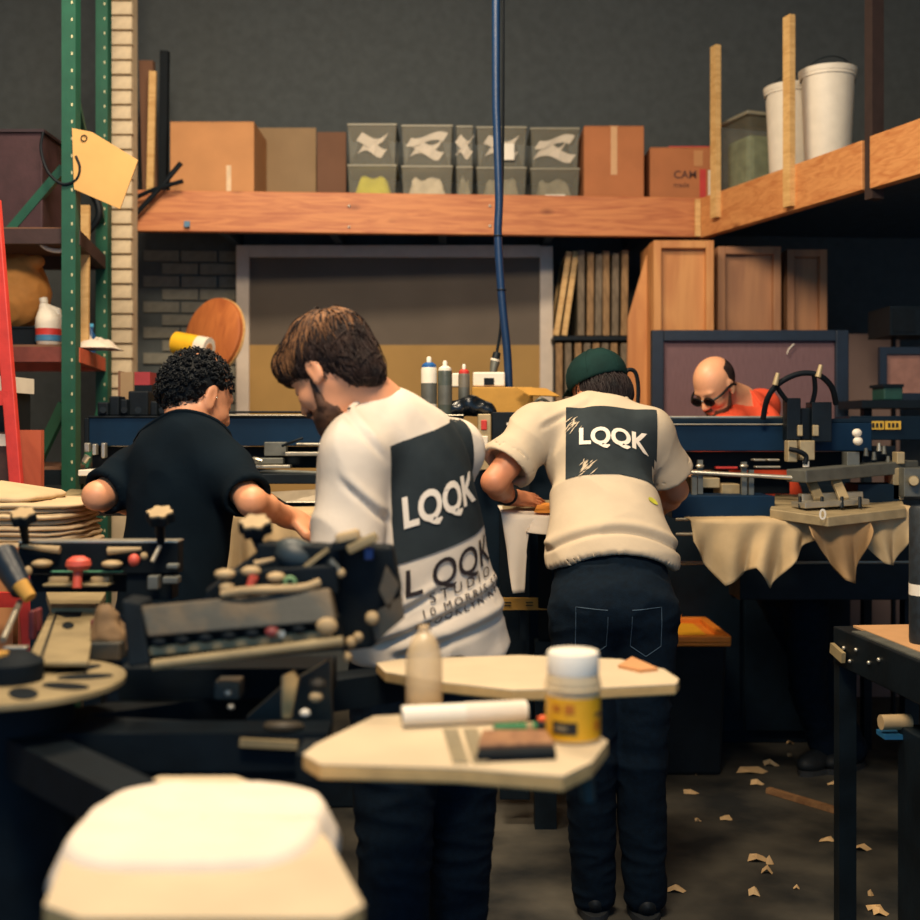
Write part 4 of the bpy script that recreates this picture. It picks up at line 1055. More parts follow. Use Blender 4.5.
def rag(c, sx, sy, h, m, label, seed, name='rag'):
    t = MB(); t.surf(lambda u, v: Vector((c[0] + (u - .5) * sx, c[1] + (v - .5) * sy, c[2] + h * max(0, (1 - (2 * u - 1) ** 2) * (1 - (2 * v - 1) ** 2)) * (.7 + .8 * noise.noise(Vector((u * 5 + seed, v * 5, 0)))) + .004)), 18, 12, .003)
    return tag(t.build(name, m, None, True), label, 'cloth')
rag((P(94, 0, 4.95).x, 4.95, zs), .2, .2, .07, TEE, 'crumpled white rag on the end of the orange shelf', 3)
tag(MB().prism([P(77, 205, 4.9), P(89, 205, 4.9), P(88, 348, 4.9), P(77, 348, 4.9)], (0, .02, 0)).build('plank', PALE), 'narrow pale plank standing on the shelf against the green upright', 'board')
# yellow board hanging on the upright
YB = mat('board_yellow', (206, 160, 96), .75, var=.06, scale=6)
yb = thing('hanging_board', 'yellowish sheet of board hung crooked on the green upright', 'board', P(100, 210, 4.55))
MB().prism([P(72, 128, 4.586), P(92, 132, 4.586), P(138, 160, 4.586), P(120, 209, 4.586), P(74, 189, 4.586)], (0, .007, 0)).build('sheet', YB, yb)
MB().torus(P(84, 138, 4.583), (0, 1, 0), .012, .002, 12, 5).build('hook', BLKM, yb)
for k, (pts, r, lab) in enumerate((([P(43, 132, 4.588), P(41, 150, 4.588), P(48, 172, 4.588), P(62, 184, 4.588), P(76, 180, 4.588), P(80, 168, 4.588), P(76, 156, 4.588)], .006, 'thin black cord looped over the green upright'),
                     ([P(90, 190, 5.2), P(98, 205, 5.2), P(98, 218, 5.2), P(88, 232, 5.2), P(80, 240, 5.2)], .016, 'thick black hose hanging behind the yellow board'),
                     ([P(28, 234, 4.7), P(36, 238, 4.7), P(46, 248, 4.7), P(58, 251, 4.7), P(64, 249, 4.7)], .009, 'short white hose hanging under the top shelf'))):
    tag(MB().tube(pts, r, 8, 5).build('hose' if r > .007 else 'cord', BLK if k < 2 else WHITE, None, True), lab, 'hose' if r > .007 else 'cord')
# red step ladder, orange board, pale carton
ld = thing('step_ladder', 'red ladder leaning beside the green steel rack', 'ladder', P(20, 500, 3.9)); ld.location.z = 0
RR = mat('ladder_red', (206, 58, 50), .5, var=.12)
e0 = P(-6, 200, 3.95); e1 = P(17, 490, 3.9); dd = (e1 - e0).normalized(); e2 = e1 + dd * ((e1.z) / -dd.z)
MB().bar(e0, e2, .03, .042, (1, 0, 0)).build('rail', RR, ld, bevel=.004); MB().bar(e0 - Vector((.38, 0, 0)), e2 - Vector((.45, 0, 0)), .03, .042, (1, 0, 0)).build('rail', RR, ld, bevel=.004)
for i in range(6):
    m_ = mix(e2, e0, .1 + .15 * i); MB().bar(m_, m_ - Vector((.43, 0, 0)), .03, .05).build('rung', RR, ld)
tag(MB().prism([P(18, 430, 4.02), P(41, 430, 4.02), P(41, 845, 4.02), P(18, 845, 4.02)], (0, .03, 0)).build('plank', wood('board_orange', (188, 92, 62), (164, 74, 50), .6, 3, (3, 3, 1), False)), 'reddish orange board standing upright beside the ladder', 'board')
t = thing('crate_stack', 'pale carton with torn paper at the foot of the red ladder', 'box', P(-5, 490, 3.8)); t.location.z = 0
MB().pb(-60, 432, 11, 490, 4.05, .3).build('upper_carton', mat('carton_dark', (70, 50, 48), .8), t); MB().pb(-60, 490, 13, 838, 4.05, .3).build('lower_carton', CARD, t); MB().pb(-60, 434, 11, 446, 4.045, .01).build('paper_strip', WHITE, t)
MB().pb(-60, 376, 8, 392, 4.07, .25).build('tray', WHITE, t); MB().pb(-60, 392, 4, 432, 4.07, .25).build('spacer', BLK, t)
# disc and yellow roll
dc = thing('round_stand', 'round orange wooden disc standing tilted on a thin pole', 'stand', P(216, 430, 5.8)); dc.location.z = 0
c0 = P(216, 337, 5.8); nn = Vector((-.55, -.8, .18)).normalized()
MB().lathe([(.0, .0), (.185, .0), (.195, .006), (.195, .03), (.185, .036), (0, .036)], c0, nn, 40).build('disc', wood('disc_wood', (196, 116, 62), (166, 90, 48), .5, 3, (5, 5, 1), False), dc, True)
MB().lathe([(.192, -.006), (.2, -.004), (.2, .01), (.192, .008)], c0, nn, 40).build('rim', PALE, dc, True); MB().cyl(c0 + Vector((0, .04, -.05)), (c0.x, 5.86, 0), .014).build('pole', BLKM, dc, True); MB().cyl((c0.x, 5.86, 0), (c0.x, 5.86, .03), .14).build('base', BLKM, dc)
yr = thing('tape_roll', 'fat yellow roll with white end on a steel bracket', 'roll', P(192, 345, 5.5)); a = P(176, 343, 5.5); b = P(209, 349, 5.44)
YEL = mat('yellow_vinyl', (240, 186, 40), .45, var=.08)
MB().cyl(a, mix(a, b, .68), .055, .055, 24).build('wrap', YEL, yr, True); MB().cyl(mix(a, b, .68), b, .054, .054, 24).build('white_end', WHITE, yr, True); MB().cyl(b, mix(a, b, 1.01), .028, .028, 18).build('core', CARD, yr, True); MB().bar(P(192, 357, 5.47), (P(192, 0, 5.47).x, 5.47, 0), .03, .03, (0, 1, 0)).build('bracket_post', BLKM, yr)
# ------------------------------------------------------------------ the automatic presses in the middle of the hall
BLUE = mat('press_blue', (2, 36, 62), .6, .0, var=.15, scale=8, spec=.2)
BLUED = mat('press_blue_dark', (5, 28, 44), .6, .0, var=.15, scale=8, spec=.2)
ALU = mat('aluminium', (186, 180, 164), .35, .7, var=.12, scale=20)
ALUT = mat('aluminium_tan', (176, 158, 122), .5, .35, var=.2, scale=16)
GREY = mat('grey_metal', (104, 106, 100), .5, .4, var=.2)
def pp(parent, name, m, *boxes, bevel=.003):
    for b in boxes: MB().pb(*b).build(name, m, parent, bevel=bevel)
def bolts(parent, pts, Y, r=.006, m=None):
    for x, y in pts: MB().cyl(P(x, y, Y), P(x, y, Y) - Vector((0, .008, 0)), r, r * .8, 10).build('bolt', m or ALU, parent, True)
# --- right press
pr = thing('screen_press', 'blue automatic screen printing press behind the man in the cap', 'printing press', P(790, 430, 4.45)); pr.location.z = 0
pp(pr, 'head_beam', BLUE, (560, 423, 872, 451, 4.30, .16))
pp(pr, 'top_rail', ALU, (560, 416, 788, 418.5, 4.34, .05), (640, 423.6, 790, 425.2, 4.292, .01))
pp(pr, 'beam_cap', BLUED, (560, 418.5, 872, 423, 4.31, .14))
pp(pr, 'chassis', BLK, (562, 452, 900, 470, 4.40, .2), (690, 478, 790, 494, 4.5, .2))
pp(pr, 'carriage', BLKM, (787, 398, 801, 440, 4.22, .06), (812, 402, 832, 442, 4.22, .08), (801, 408, 812, 440, 4.25, .05))
pp(pr, 'clamp_block', ALUT, (788, 440.5, 797.5, 462, 4.19, .05), (800, 440.5, 815, 460, 4.20, .05), (798, 425, 803, 436, 4.21, .02), (813, 425, 819, 436, 4.21, .02))
MB().tube([P(789, 449, 4.17), P(798, 451, 4.16), P(806, 456, 4.16), P(805, 464, 4.16)], .009, 8, 4).build('lever', BLK, pr, True)
MB().cyl(P(806, 467, 4.17), P(806, 461, 4.17), .012, None, 12).build('knob', WHITE, pr, True)
# hose arch
MB().tube([P(763, 419, 4.25), P(767, 400, 4.22), P(776, 386, 4.2), P(792, 376, 4.2), P(808, 373, 4.2), P(822, 377, 4.2), P(832, 388, 4.22), P(836, 404, 4.25)], .0105, 10, 6).build('air_hose', BLK, pr, True)
MB().tube([P(775, 384, 4.2), P(783, 396, 4.22), P(792, 406, 4.24)], .009, 8, 4).build('air_hose', BLK, pr, True)
MB().tube([P(814, 374, 4.2), P(815, 390, 4.22), P(812, 404, 4.24)], .009, 8, 4).build('air_hose', BLK, pr, True)
for x, y in ((776, 379), (819, 371)): MB().cyl(P(x - 1, y + 6, 4.18), P(x + 2, y - 6, 4.18), .011, .008, 10).build('hose_clip', ALUT, pr, True)
# rods and lower rails
MB().cyl(P(678, 471.5, 4.2), P(800, 478, 4.12), .008, None, 12).build('guide_rod', ALU, pr, True)
for x, y0, y1 in ((700, 460, 494), (744, 462, 496), (694, 475, 495), (751, 470, 497)): MB().pb(x - 2, y0, x + 3, y1, 4.2, .02).build('rod_post', GREY, pr)
for x in (700, 744): MB().ell(P(x, 466, 4.19), (.016, .012, .008), None, 10, 6).build('collar', ALU, pr, True)
pp(pr, 'squeegee_bar', ALU, (754, 459, 766, 461, 4.25, .05), (756, 466, 781, 468, 4.25, .04), (768, 459, 780, 461, 4.25, .05))
pp(pr, 'ink_tray', ALUT, (700, 478, 720, 488, 4.3, .15), (722, 484, 740, 495, 4.28, .15))
pp(pr, 'tool_red', RED, (716, 466.5, 738, 469, 4.32, .03))
MB().bar(P(796, 476, 4.1), P(908, 466, 4.35), .1, .045).build('print_arm', GREY, pr, bevel=.004)
pp(pr, 'lower_beam', BLUE, (672, 496, 775, 518, 4.12, .2)); pp(pr, 'lower_beam', BLUED, (858, 484, 900, 504, 4.25, .15))
# pallet with clamps
MB().prism([P(770, 509, 4.05), P(828, 517, 3.88), P(906, 508, 3.98), P(900, 496, 4.45), P(775, 494, 4.45)], (0, 0, -.034)).build('pallet', ALUT, pr, bevel=.003)
flat_text('0', .05, P(818, 521.5, 3.88) + Vector((0, -.012, .008)), (1, 0, 0), (0, 0, 1), WHITE, 'pallet_mark', pr, .0, bold=.001)
MB().bar(P(798, 505, 4.05), P(862, 501, 4.12), .09, .02).build('clamp_plate', ALU, pr, bevel=.003); MB().bar(P(800, 498, 4.12), P(861, 495.5, 4.18), .03, .03).build('clamp_plate', ALU, pr, bevel=.003)
for x in (811, 836): MB().bar(P(x, 481, 4.16), P(x + 8, 499, 4.08), .014, .036, (1, 0, 0)).build('clamp_lever', ALUT, pr, bevel=.002)
for x in (800, 822, 842, 860): MB().cyl(P(x, 508, 4.04), P(x, 497, 4.06), .006, None, 8).build('clamp_screw', BLKM, pr)
# right-hand fittings
pp(pr, 'second_arm', BLUED, (850, 416, 985, 440, 4.5, .18))
YLAB = mat('label_yellow', (214, 170, 60), .6)
pp(pr, 'warning_label', YLAB, (870, 421, 884, 429.5, 4.492, .006), (885.5, 421, 901, 429.5, 4.492, .006), bevel=0)
INK = mat('ink_black', (24, 22, 20), .7)
for x0 in (872, 876, 880, 888, 892, 896): pp(pr, 'label_mark', INK, (x0, 423, x0 + 2.4, 427.5, 4.490, .001), bevel=0)
for x, y in ((857, 433), (858, 441)): MB().ell(P(x, y, 4.16), (.018, .016, .016), None, 12, 8).build('knob', WHITE, pr, True)
pp(pr, 'valve_block', GREY, (847, 452, 860, 466, 4.2, .06)); pp(pr, 'valve_block', ALUT, (897, 452, 905, 464, 4.25, .05)); pp(pr, 'valve', BLKM, (862, 446, 896, 464, 4.35, .08))
for x, y in ((866, 452), (874, 456), (884, 450), (888, 460), (879, 447)): MB().cyl(P(x, y + 4, 4.3), P(x, y - 4, 4.3), .01, .006, 10).build('fitting', ALU if x % 2 else GREY, pr, True)
pp(pr, 'motor_box', GREY, (904, 468, 940, 497, 4.2, .2)); MB().cyl(P(914, 481, 4.2), P(914, 481, 4.16), .02, .016, 14).build('motor_shaft', ALUT, pr, True); pp(pr, 'motor_plate', ALUT, (893, 468, 904, 500, 4.25, .05))
for y in (519, 534, 563): MB().cyl(P(676, y, 4.62), P(930, y - 1, 4.62), .006, None, 8).build('frame_rod', ALU, pr, True)
pp(pr, 'column', BLKM, (740, 500, 930, 600, 4.78, .2)); pp(pr, 'column', BLUED, (466, 448, 565, 720, 4.46, .16))  # blue column widened to fill the dark gap between two of the printers
zf = 0
MB().box((P(960, 0, 4.9).x, 4.9, .06), (.4, .3, .12)).build('base', BLKM, pr, bevel=.01)
for x in (905, 960): MB().pb(x, 595, x + 14, 765, 4.85, .06).build('leg', BLKM, pr)
# control box in the centre of the press
cb = thing('control_panel', 'black control panel with small green and white lights', 'control panel', P(510, 430, 4.28)); cb.location.z = 0
pp(cb, 'housing', BLKM, (492, 412, 548, 446, 4.25, .12)); pp(cb, 'side_plate', ALUT, (478, 414, 491, 470, 4.24, .1)); pp(cb, 'post', BLKM, (500, 446, 530, 800, 4.3, .06))
GL_ = mat('button_green', (40, 120, 90), .4); 
for x, y, m in ((508, 424, WHITE), (516, 418, GL_), (514, 425, GL_), (520, 430, GL_), (504, 436, ALU), (526, 421, WHITE)): MB().cyl(P(x, y, 4.25), P(x, y, 4.24), .006, None, 10).build('button', m, cb, True)
pp(cb, 'red_switch', RED, (481, 420, 487, 430, 4.235, .01)); pp(cb, 'gauge', WHITE, (480, 436, 488, 450, 4.235, .01))
# --- left press
pl = thing('screen_press', 'blue automatic screen printing press in front of the man in black', 'printing press', P(260, 430, 4.45)); pl.location.z = 0
pp(pl, 'head_beam', BLUE, (88, 418, 464, 446, 4.28, .18)); pp(pl, 'top_rail', ALU, (215, 414.5, 464, 416, 4.27, .04)); pp(pl, 'beam_cap', BLK, (88, 415.8, 464, 418, 4.275, .18)); pp(pl, 'end_plate', BLK, (84, 418, 88.5, 450, 4.27, .2))
pp(pl, 'top_rail', BLKM, (215, 411, 464, 413, 4.38, .06))
pp(pl, 'chassis', BLK, (92, 447, 464, 468, 4.34, .2))
for (x0, y0, x1, Y) in ((97, 402, 108, 4.3), (109, 396, 119, 4.32), (120, 399, 127, 4.3), (128, 391, 148, 4.34), (150, 401, 157, 4.3), (158, 394, 170, 4.33)): MB().pb(x0, y0, x1, 416, Y, .09).build('motor', BLK, pl, bevel=.006)
for x in (103, 124, 138, 162): MB().cyl(P(x, 410, 4.27), P(x, 410, 4.3), .012, None, 12).build('motor_cap', BLKM, pl, True)
pp(pl, 'fitting', ALU, (84, 443, 89, 452, 4.24, .03), (92, 444, 96, 455, 4.24, .03), (101, 443, 105, 458, 4.24, .03))
MB().cyl(P(88, 456, 4.22), P(84, 462, 4.22), .012, .01, 10).build('fitting', ALU, pl, True)
pp(pl, 'squeegee_bar', ALU, (296, 443, 326, 445.5, 4.22, .05), (285, 452, 326, 456, 4.22, .06), (248, 465, 290, 468.5, 4.2, .06)); pp(pl, 'squeegee_holder', GREY, (264, 442, 286, 456, 4.24, .05), (252, 458, 283, 464, 4.22, .05))
MB().tube([P(282, 446, 4.2), P(292, 442, 4.19), P(303, 438, 4.19)], .005, 8, 4).build('lever', BLKM, pl, True); MB().tube([P(249, 462, 4.2), P(254, 459, 4.18), P(262, 461, 4.18)], .008, 8, 4).build('lever', ALU, pl, True)
MB().cyl(P(240, 470, 4.24), P(335, 474, 4.16), .008, None, 12).build('guide_rod', GREY, pl, True)
pp(pl, 'screen_frame', BLKM, (232, 474, 345, 484, 4.15, .3)); MB().prism([P(270, 492, 4.05), P(345, 488, 4.05), P(345, 502, 4.0), P(285, 502, 4.0)], (0, .02, .0)).build('screen_mesh', mat('mesh_silver', (128, 116, 96), .45, .2), pl)
pp(pl, 'lower_beam', BLKM, (236, 503, 345, 507, 4.0, .3)); pp(pl, 'pallet_edge', ALU, (285, 501.5, 345, 503.2, 3.98, .03))
pp(pl, 'lower_frame', BLK, (105, 470, 240, 494, 4.35, .25))
MB().prism([P(57, 497, 4.0), P(90, 500, 3.9), P(126, 497, 3.95), P(126, 491, 4.4), P(70, 489, 4.4)], (0, 0, -.035)).build('pallet', ALUT, pl, bevel=.003)
pp(pl, 'pallet_bracket', GREY, (92, 508, 126, 516, 4.0, .2), (60, 500, 92, 516, 4.05, .15)); pp(pl, 'arm_cover', WHITE, (78, 470, 100, 476, 4.1, .12))
pp(pl, 'column', BLKM, (180, 505, 420, 640, 4.55, .4)); MB().box((P(290, 0, 4.7).x, 4.75, .06), (1.2, .5, .12)).build('base', BLKM, pl, bevel=.01)
for x in (200, 400): MB().pb(x, 640, x + 14, 770, 4.75, .06).build('leg', BLKM, pl)
# bits lying on the left press
t = thing('notebook', 'upright beige book among the motors of the press', 'book', P(127, 416, 4.5)); MB().pb(119, 372, 133, 415.5, 4.48, .05).build('block', TANB, t); MB().pb(118, 371, 120, 415.5, 4.475, .06).build('spine', BRN, t)
t = thing('carton', 'small red and black carton among the motors', 'box', P(143, 416, 4.5)); MB().pb(134, 385, 152, 415.5, 4.5, .1).build('body', BLK, t); MB().pb(134, 372, 150, 385, 4.5, .1).build('red_end', mat('carton_red', (150, 44, 50), .6), t)
# --- things on the middle of the press
zt = P(430, 415.8, 4.32).z
def spray_can(px, Yc, h, r, body, capm, label):
    x = P(px, 0, Yc).x; t = thing('spray_can', label, 'spray can', (x, Yc, zt)); b = Vector((x, Yc, zt))
    MB().lathe([(r * .95, 0), (r, .006), (r, h * .78), (r * .92, h * .82)], b, n=24).build('body', body, t, True)
    MB().lathe([(r * .94, h * .80), (r * .9, h * .86), (r * .5, h * .9)], b, n=24).build('dome', capm, t, True)
    MB().lathe([(r * .32, h * .9), (r * .32, h * .97), (r * .2, h)], b, n=14).build('nozzle', WHITE, t, True)
    MB().lathe([(r * 1.01, h * .2), (r * 1.01, h * .55)], b, n=24).build('label', GREY, t, True)
spray_can(429, 4.36, .225, .03, WHITE, mat('cap_blue', (28, 86, 150), .4), 'white spray can with a blue collar standing on the press beam')
spray_can(445, 4.36, .21, .027, mat('can_dark', (70, 78, 72), .4), WHITE, 'dark spray can with a white top beside the blue collared one')
spray_can(464, 4.42, .2, .022, mat('can_grey', (110, 104, 92), .4), RED, 'slim grey spray can with a red nozzle ring by the tan carton')
t = thing('carton', 'open mustard coloured carton on the press beam', 'box', P(503, 415, 4.5)); t.location.z = zt
YCD = mat('carton_mustard', (190, 142, 62), .8, var=.08)
MB().pb(472, 387, 533, 416, 4.5, .2).build('body', YCD, t, bevel=.004); MB().bar(P(531, 388, 4.5), P(545, 396, 4.45), .18, .004, (0, 0, 1)).build('flap', YCD, t)
t = thing('junction_box', 'white electrical junction box on top of the mustard carton', 'junction box', P(488, 386, 4.55)); MB().pb(473, 372, 505, 386.5, 4.52, .08).build('housing', WHITE, t, bevel=.006); MB().pb(484, 378, 494, 385, 4.515, .008).build('socket', BLK, t); MB().pb(452, 373, 466, 387, 4.55, .06).build('small_housing', WHITE, t, bevel=.005)
S = SDF(*bounds([P(452, 408, 4.38), P(494, 408, 4.38)], .09), .006); S.cap(P(452, 410, 4.38), P(470, 405, 4.38), .028, .032, .02); S.cap(P(470, 405, 4.38), P(490, 411, 4.38), .032, .026, .02); S.cut(P(470, 415.5, 4.38), (0, 0, -1), .4)
V, Q = S.mesh(); V = wrinkle(V, v_normals(V, Q), .006, 22, np.eye(3), 1); tag(np_obj('plastic_bag', V, Q, mat('bag_black', (12, 20, 28), .25), None), 'shiny black plastic bag heaped in front of the mustard carton', 'bag')
tag(MB().tube([P(533, 405, 4.42), P(540, 399, 4.4), P(549, 403, 4.42), P(556, 413, 4.44), P(560, 416, 4.42)], .007, 8, 5).build('cable', GREY, None, True), 'grey cable curling beside the mustard carton', 'cable')
# hanging services
hz = thing('hose_drop', 'blue air hose hanging from the ceiling to the press', 'hose', P(500, 131, 4.62)); hz.location.z = 4.4
HBm = mat('hose_blue', (6, 44, 82), .4, var=.1)
MB().tube([Vector((P(497, 0, 4.62).x, 4.62, 4.4)), P(496, 60, 4.62), P(497, 131, 4.62), P(499, 200, 4.62), P(498, 236, 4.62), P(502, 300, 4.62), P(507, 350, 4.62), P(509, 388, 4.62)], .0165, 12, 8).build('hose', HBm, hz, True)
for y in (236, 290): MB().torus(P(498 if y < 250 else 501.5, y, 4.62), (0.03, 0, 1), .018, .003, 16, 6).build('band', BLKM, hz, True)
hc = thing('cord_drop', 'black power cord with grey and white plug hanging from the ceiling', 'cord', P(499, 131, 4.7)); hc.location.z = 4.4
MB().tube([Vector((P(503, 0, 4.72).x, 4.72, 4.4)), P(503, 131, 4.72), P(500, 250, 4.72), P(501, 320, 4.72), P(497, 352, 4.72), P(494, 372, 4.68)], .006, 8, 8).build('cord', BLK, hc, True)
MB().cyl(P(497, 353, 4.7), P(495, 362, 4.69), .016, .018, 14).build('plug', BLKM, hc, True); MB().cyl(P(495.5, 359, 4.69), P(495, 361, 4.69), .02, .02, 14).build('plug_ring', WHITE, hc, True); MB().cyl(P(495, 362, 4.69), P(493, 373, 4.68), .02, .014, 14).build('socket', GREY, hc, True)

# ------------------------------------------------------------------ shirts hanging off the pallets
CLOTH = mat('cloth_natural', (188, 164, 126), .95, var=.08, scale=12, bump=.25, spec=.1)
CLOTH2 = mat('cloth_tan', (158, 128, 92), .95, var=.08, scale=12, bump=.25, spec=.1)
def drape(label, top, bot, Y, m, waves=5, amp=.03, seed=0, lay=.12, group=None, name='hanging_t_shirt', Y2=None):
    """cloth lying back over a board edge and hanging down; top/bot: outlines as (x, y) in the view"""
    def lerp(poly, u):
        n = len(poly) - 1; i = min(int(u * n), n - 1); t = u * n - i; return poly[i][0] * (1 - t) + poly[i + 1][0] * t, poly[i][1] * (1 - t) + poly[i + 1][1] * t
    mb = MB(); R_ = .22
    def fn(u, v):
        a = lerp(top, u); Yu = Y + ((Y2 - Y) * u if Y2 else 0)
        if v < R_: p = P(a[0], a[1], Yu); return p + Vector((0, lay * (1 - v / R_), .004))
        t = (v - R_) / (1 - R_); b = lerp(bot, u); q_ = P(a[0] + (b[0] - a[0]) * t, a[1] + (b[1] - a[1]) * t, Yu)
        return q_ + Vector((0, -.012 - amp * t * (.6 + math.sin(u * waves * 6.28 + seed) + .5 * noise.noise(Vector((u * 6 + seed, t * 2, 0)))), 0))
    mb.surf(fn, 48, 22, .003)
    return tag(mb.build(name, m, None, True, angle=180), label, 't-shirt', group)
drape('natural cloth shirt hanging in long points from the near press pallet', [(690, 521), (770, 520), (812, 524)], [(690, 540), (702, 562), (722, 584), (742, 574), (752, 566), (769, 588), (786, 566), (800, 548), (812, 538)], 4.02, CLOTH, 4, .035, 1)
drape('tan shirt hanging in one deep point beside the pale one', [(806, 523), (868, 517)], [(808, 536), (828, 560), (840, 578), (853, 583), (858, 560), (868, 530)], 3.97, CLOTH2, 2, .03, 2)
drape('cloth shirt hanging over the far end of the pallet', [(862, 517), (912, 508)], [(864, 545), (880, 562), (892, 565), (902, 545), (914, 524)], 4.02, CLOTH, 2, .025, 4)
drape('natural cloth shirt hanging from the pallet at the black-shirted man', [(214, 514), (270, 513), (338, 512)], [(214, 585), (240, 590), (270, 588), (300, 592), (338, 586)], 3.75, CLOTH, 5, .03, 3, .2)
# pallet in front of the capped man
pa = thing('press_pallet', 'white cloth covered pallet under the hand of the man in the cap', 'pallet', P(530, 520, 3.95)); pa.location.z = 0
MB().prism([P(503, 515, 3.85), P(575, 518, 3.85), P(585, 500, 4.2), P(502, 500, 4.2)], (0, 0, -.03)).build('board', ALUT, pa); MB().bar(P(545, 522, 4.05), P(545, 640, 4.3), .05, .05).build('arm', BLKM, pa); MB().bar(P(545, 640, 4.3), (P(545, 640, 4.3).x, 4.3, 0), .08, .08, (0, 1, 0)).build('post', BLKM, pa)
drape('white t-shirt pulled over the pallet with orange print', [(501, 514), (560, 517)], [(506, 540), (512, 592), (524, 592), (526, 532), (545, 534), (562, 536)], 3.84, TEE, 2, .012, 5, .35)
tag(MB().prism([P(534, 516, 3.83) + Vector((0, 0, .012)), P(556, 517, 3.83) + Vector((0, 0, .012)), P(558, 507, 4.02) + Vector((0, 0, .012)), P(538, 506.5, 4.02) + Vector((0, 0, .012))], (0, 0, .002)).build('ink_patch', mat('ink_orange', (232, 150, 60), .6)), 'orange printed patch on the white t-shirt of the pallet', 'print')
t = thing('wooden_rule', 'tan wooden strip with dark marks below the white pallet', 'ruler', P(522, 604, 4.2)); MB().pb(494, 598, 549, 610, 4.2, .012).build('strip', YCD, t)
MB().pb(520, 610, 526, 640, 4.21, .02).build('bracket', BLKM, t)
for x in (504, 526): 
    for y in (602, 605): pp(t, 'mark', INK, (x, y, x + 7, y + 1, 4.197, .003), bevel=0)

tag(MB().tube([P(622, 392, 4.35), P(622, 378, 4.35), P(628, 370, 4.35), P(635, 372, 4.35), P(638, 384, 4.35), P(638, 400, 4.35), P(636, 416, 4.35)], .008, 8, 5).build('cable', BLK, None, True), 'black cable loop standing up behind the green cap', 'cable')
# ------------------------------------------------------------------ the manual press in the foreground
def Pz(px, py, z): return P(px, py, FPX * (CAMH - z) / (py - HZ))
STEEL = mat('press_black', (9, 19, 26), .7, .0, spec=.15, var=.35, scale=14, bump=.2)
WORN = mat('press_worn', (56, 58, 54), .6, .2, var=.4, scale=9, bump=.3, rgb2=(128, 102, 66), wear=.37)
KHAKI = mat('khaki_metal', (142, 126, 92), .6, .1, var=.2, scale=14)
BEIGE = mat('knob_beige', (170, 146, 108), .7, var=.12)
REDK = mat('knob_red', (206, 84, 66), .5, var=.1)
BOARD = mat('pallet_white', (196, 178, 148), .7, var=.08, scale=7, bump=.15)
EDGE = mat('pallet_edge', (196, 160, 104), .8, var=.15, scale=30)
mp_ = thing('manual_press', 'black manual screen printing carousel with beige knobs, clamps and white pallets', 'printing press', (-.72, 1.95, 0))
def knob(x, y, Y, r, stem_to, lobes=6, top=BEIGE):
    c = P(x, y, Y); n = 36; RX = Matrix.Rotation(math.radians(24), 3, 'X'); ax_ = RX @ Vector((0, 0, 1))
    prof = [c + RX @ Vector((r * (1 + .14 * math.cos(lobes * t)) * math.cos(t), r * (1 + .14 * math.cos(lobes * t)) * math.sin(t), 0)) for t in [6.2832 * i / n for i in range(n)]]
    k = MB().prism(prof, ax_ * (-r * .75)).build('clamp_knob', STEEL, mp_, bevel=.002)
    MB().prism([c + (p_ - c) * .93 + ax_ * .0005 for p_ in prof], ax_ * .004).build('knob_cap', top, k)
    MB().cyl(c - Vector((0, 0, r * .7)), P(*stem_to), r * .42, r * .3, 12).build('knob_stem', STEEL, mp_, True)
# clamp bar, left
Y = 2.42
pp(mp_, 'clamp_bar', STEEL, (18, 543, 178, 574, Y, .05)); pp(mp_, 'clamp_bar', STEEL, (30, 574, 165, 592, Y + .05, .06))
pp(mp_, 'bar_edge', ALU, (18, 540.8, 178, 543, Y, .05), bevel=.001)
for xa, ya, xb, yb in ((21, 546, 60, 550), (141, 549, 108, 551)):
    MB().tube([P(xa, ya, Y - .015), P((xa + xb) / 2, (ya + yb) / 2, Y - .015), P(xb, yb, Y - .015)], .004, 8, 3, .0085).build('lock_pin', BEIGE, mp_, True)
for x, y in ((42, 563.5), (112, 564)): MB().ell(P(x, y, Y - .02), (.022, .02, .009), None, 16, 10).build('dial', BEIGE, mp_, True)
MB().ell(P(28, 571, Y - .03), (.009, .009, .011), None, 12, 8).build('dial', BEIGE, mp_, True)
MB().lathe([(.0, .02), (.012, .02), (.024, .012), (.026, .002), (.02, -.008), (.01, -.01)], P(78.5, 566, Y - .05), n=20).build('red_knob', REDK, mp_, True); MB().cyl(P(78, 567, Y - .05), P(77, 588, Y - .06), .0095, None, 14).build('red_stem', REDK, mp_, True)
pp(mp_, 'spacer', BEIGE, (48, 577, 68, 583, Y - .01, .03), (90, 577, 109, 583, Y - .01, .03)); pp(mp_, 'green_strip', mat('strip_green', (86, 150, 120), .5), (50, 571, 122, 572.5, Y - .012, .01))
pp(mp_, 'ledge', KHAKI, (42, 584, 108, 587, Y - .04, .05)); knob(23, 514, 2.36, .024, (26, 545, 2.42), 6); knob(160, 513, 2.38, .026, (161, 545, 2.43), 6)
MB().cyl(P(152, 562, 2.38), P(160, 546, 2.40), .005, None, 8).build('lever', ALU, mp_, True); MB().ell(P(134, 560, 2.36), (.012, .012, .013), None, 12, 8).build('dial', REDK, mp_, True); MB().ell(P(144, 556, 2.36), (.008, .008, .008), None, 12, 8).build('dial', BEIGE, mp_, True)
pp(mp_, 'bracket', GREY, (147, 576, 158, 590, 2.38, .03), (162, 577, 178, 584, 2.38, .03), (166, 564, 178, 569, 2.39, .02)); pp(mp_, 'bracket', STEEL, (126, 566, 172, 600, 2.43, .06))
# blue tool at the far left
MB().cyl(P(2, 555, 2.3), P(22, 590, 2.25), .03, .022, 16).build('cylinder', mat('tool_teal', (12, 28, 42), .4), mp_, True); MB().cyl(P(20, 584, 2.24), P(30, 598, 2.23), .016, .013, 14).build('cylinder_tip', YCD, mp_, True)
MB().cyl(P(3, 640, 2.1), P(20, 602, 2.25), .006, None, 10).build('gas_strut', ALU, mp_, True); pp(mp_, 'hook', ALU, (2, 647, 26, 650, 2.1, .02), (2, 655, 14, 657, 2.1, .02))
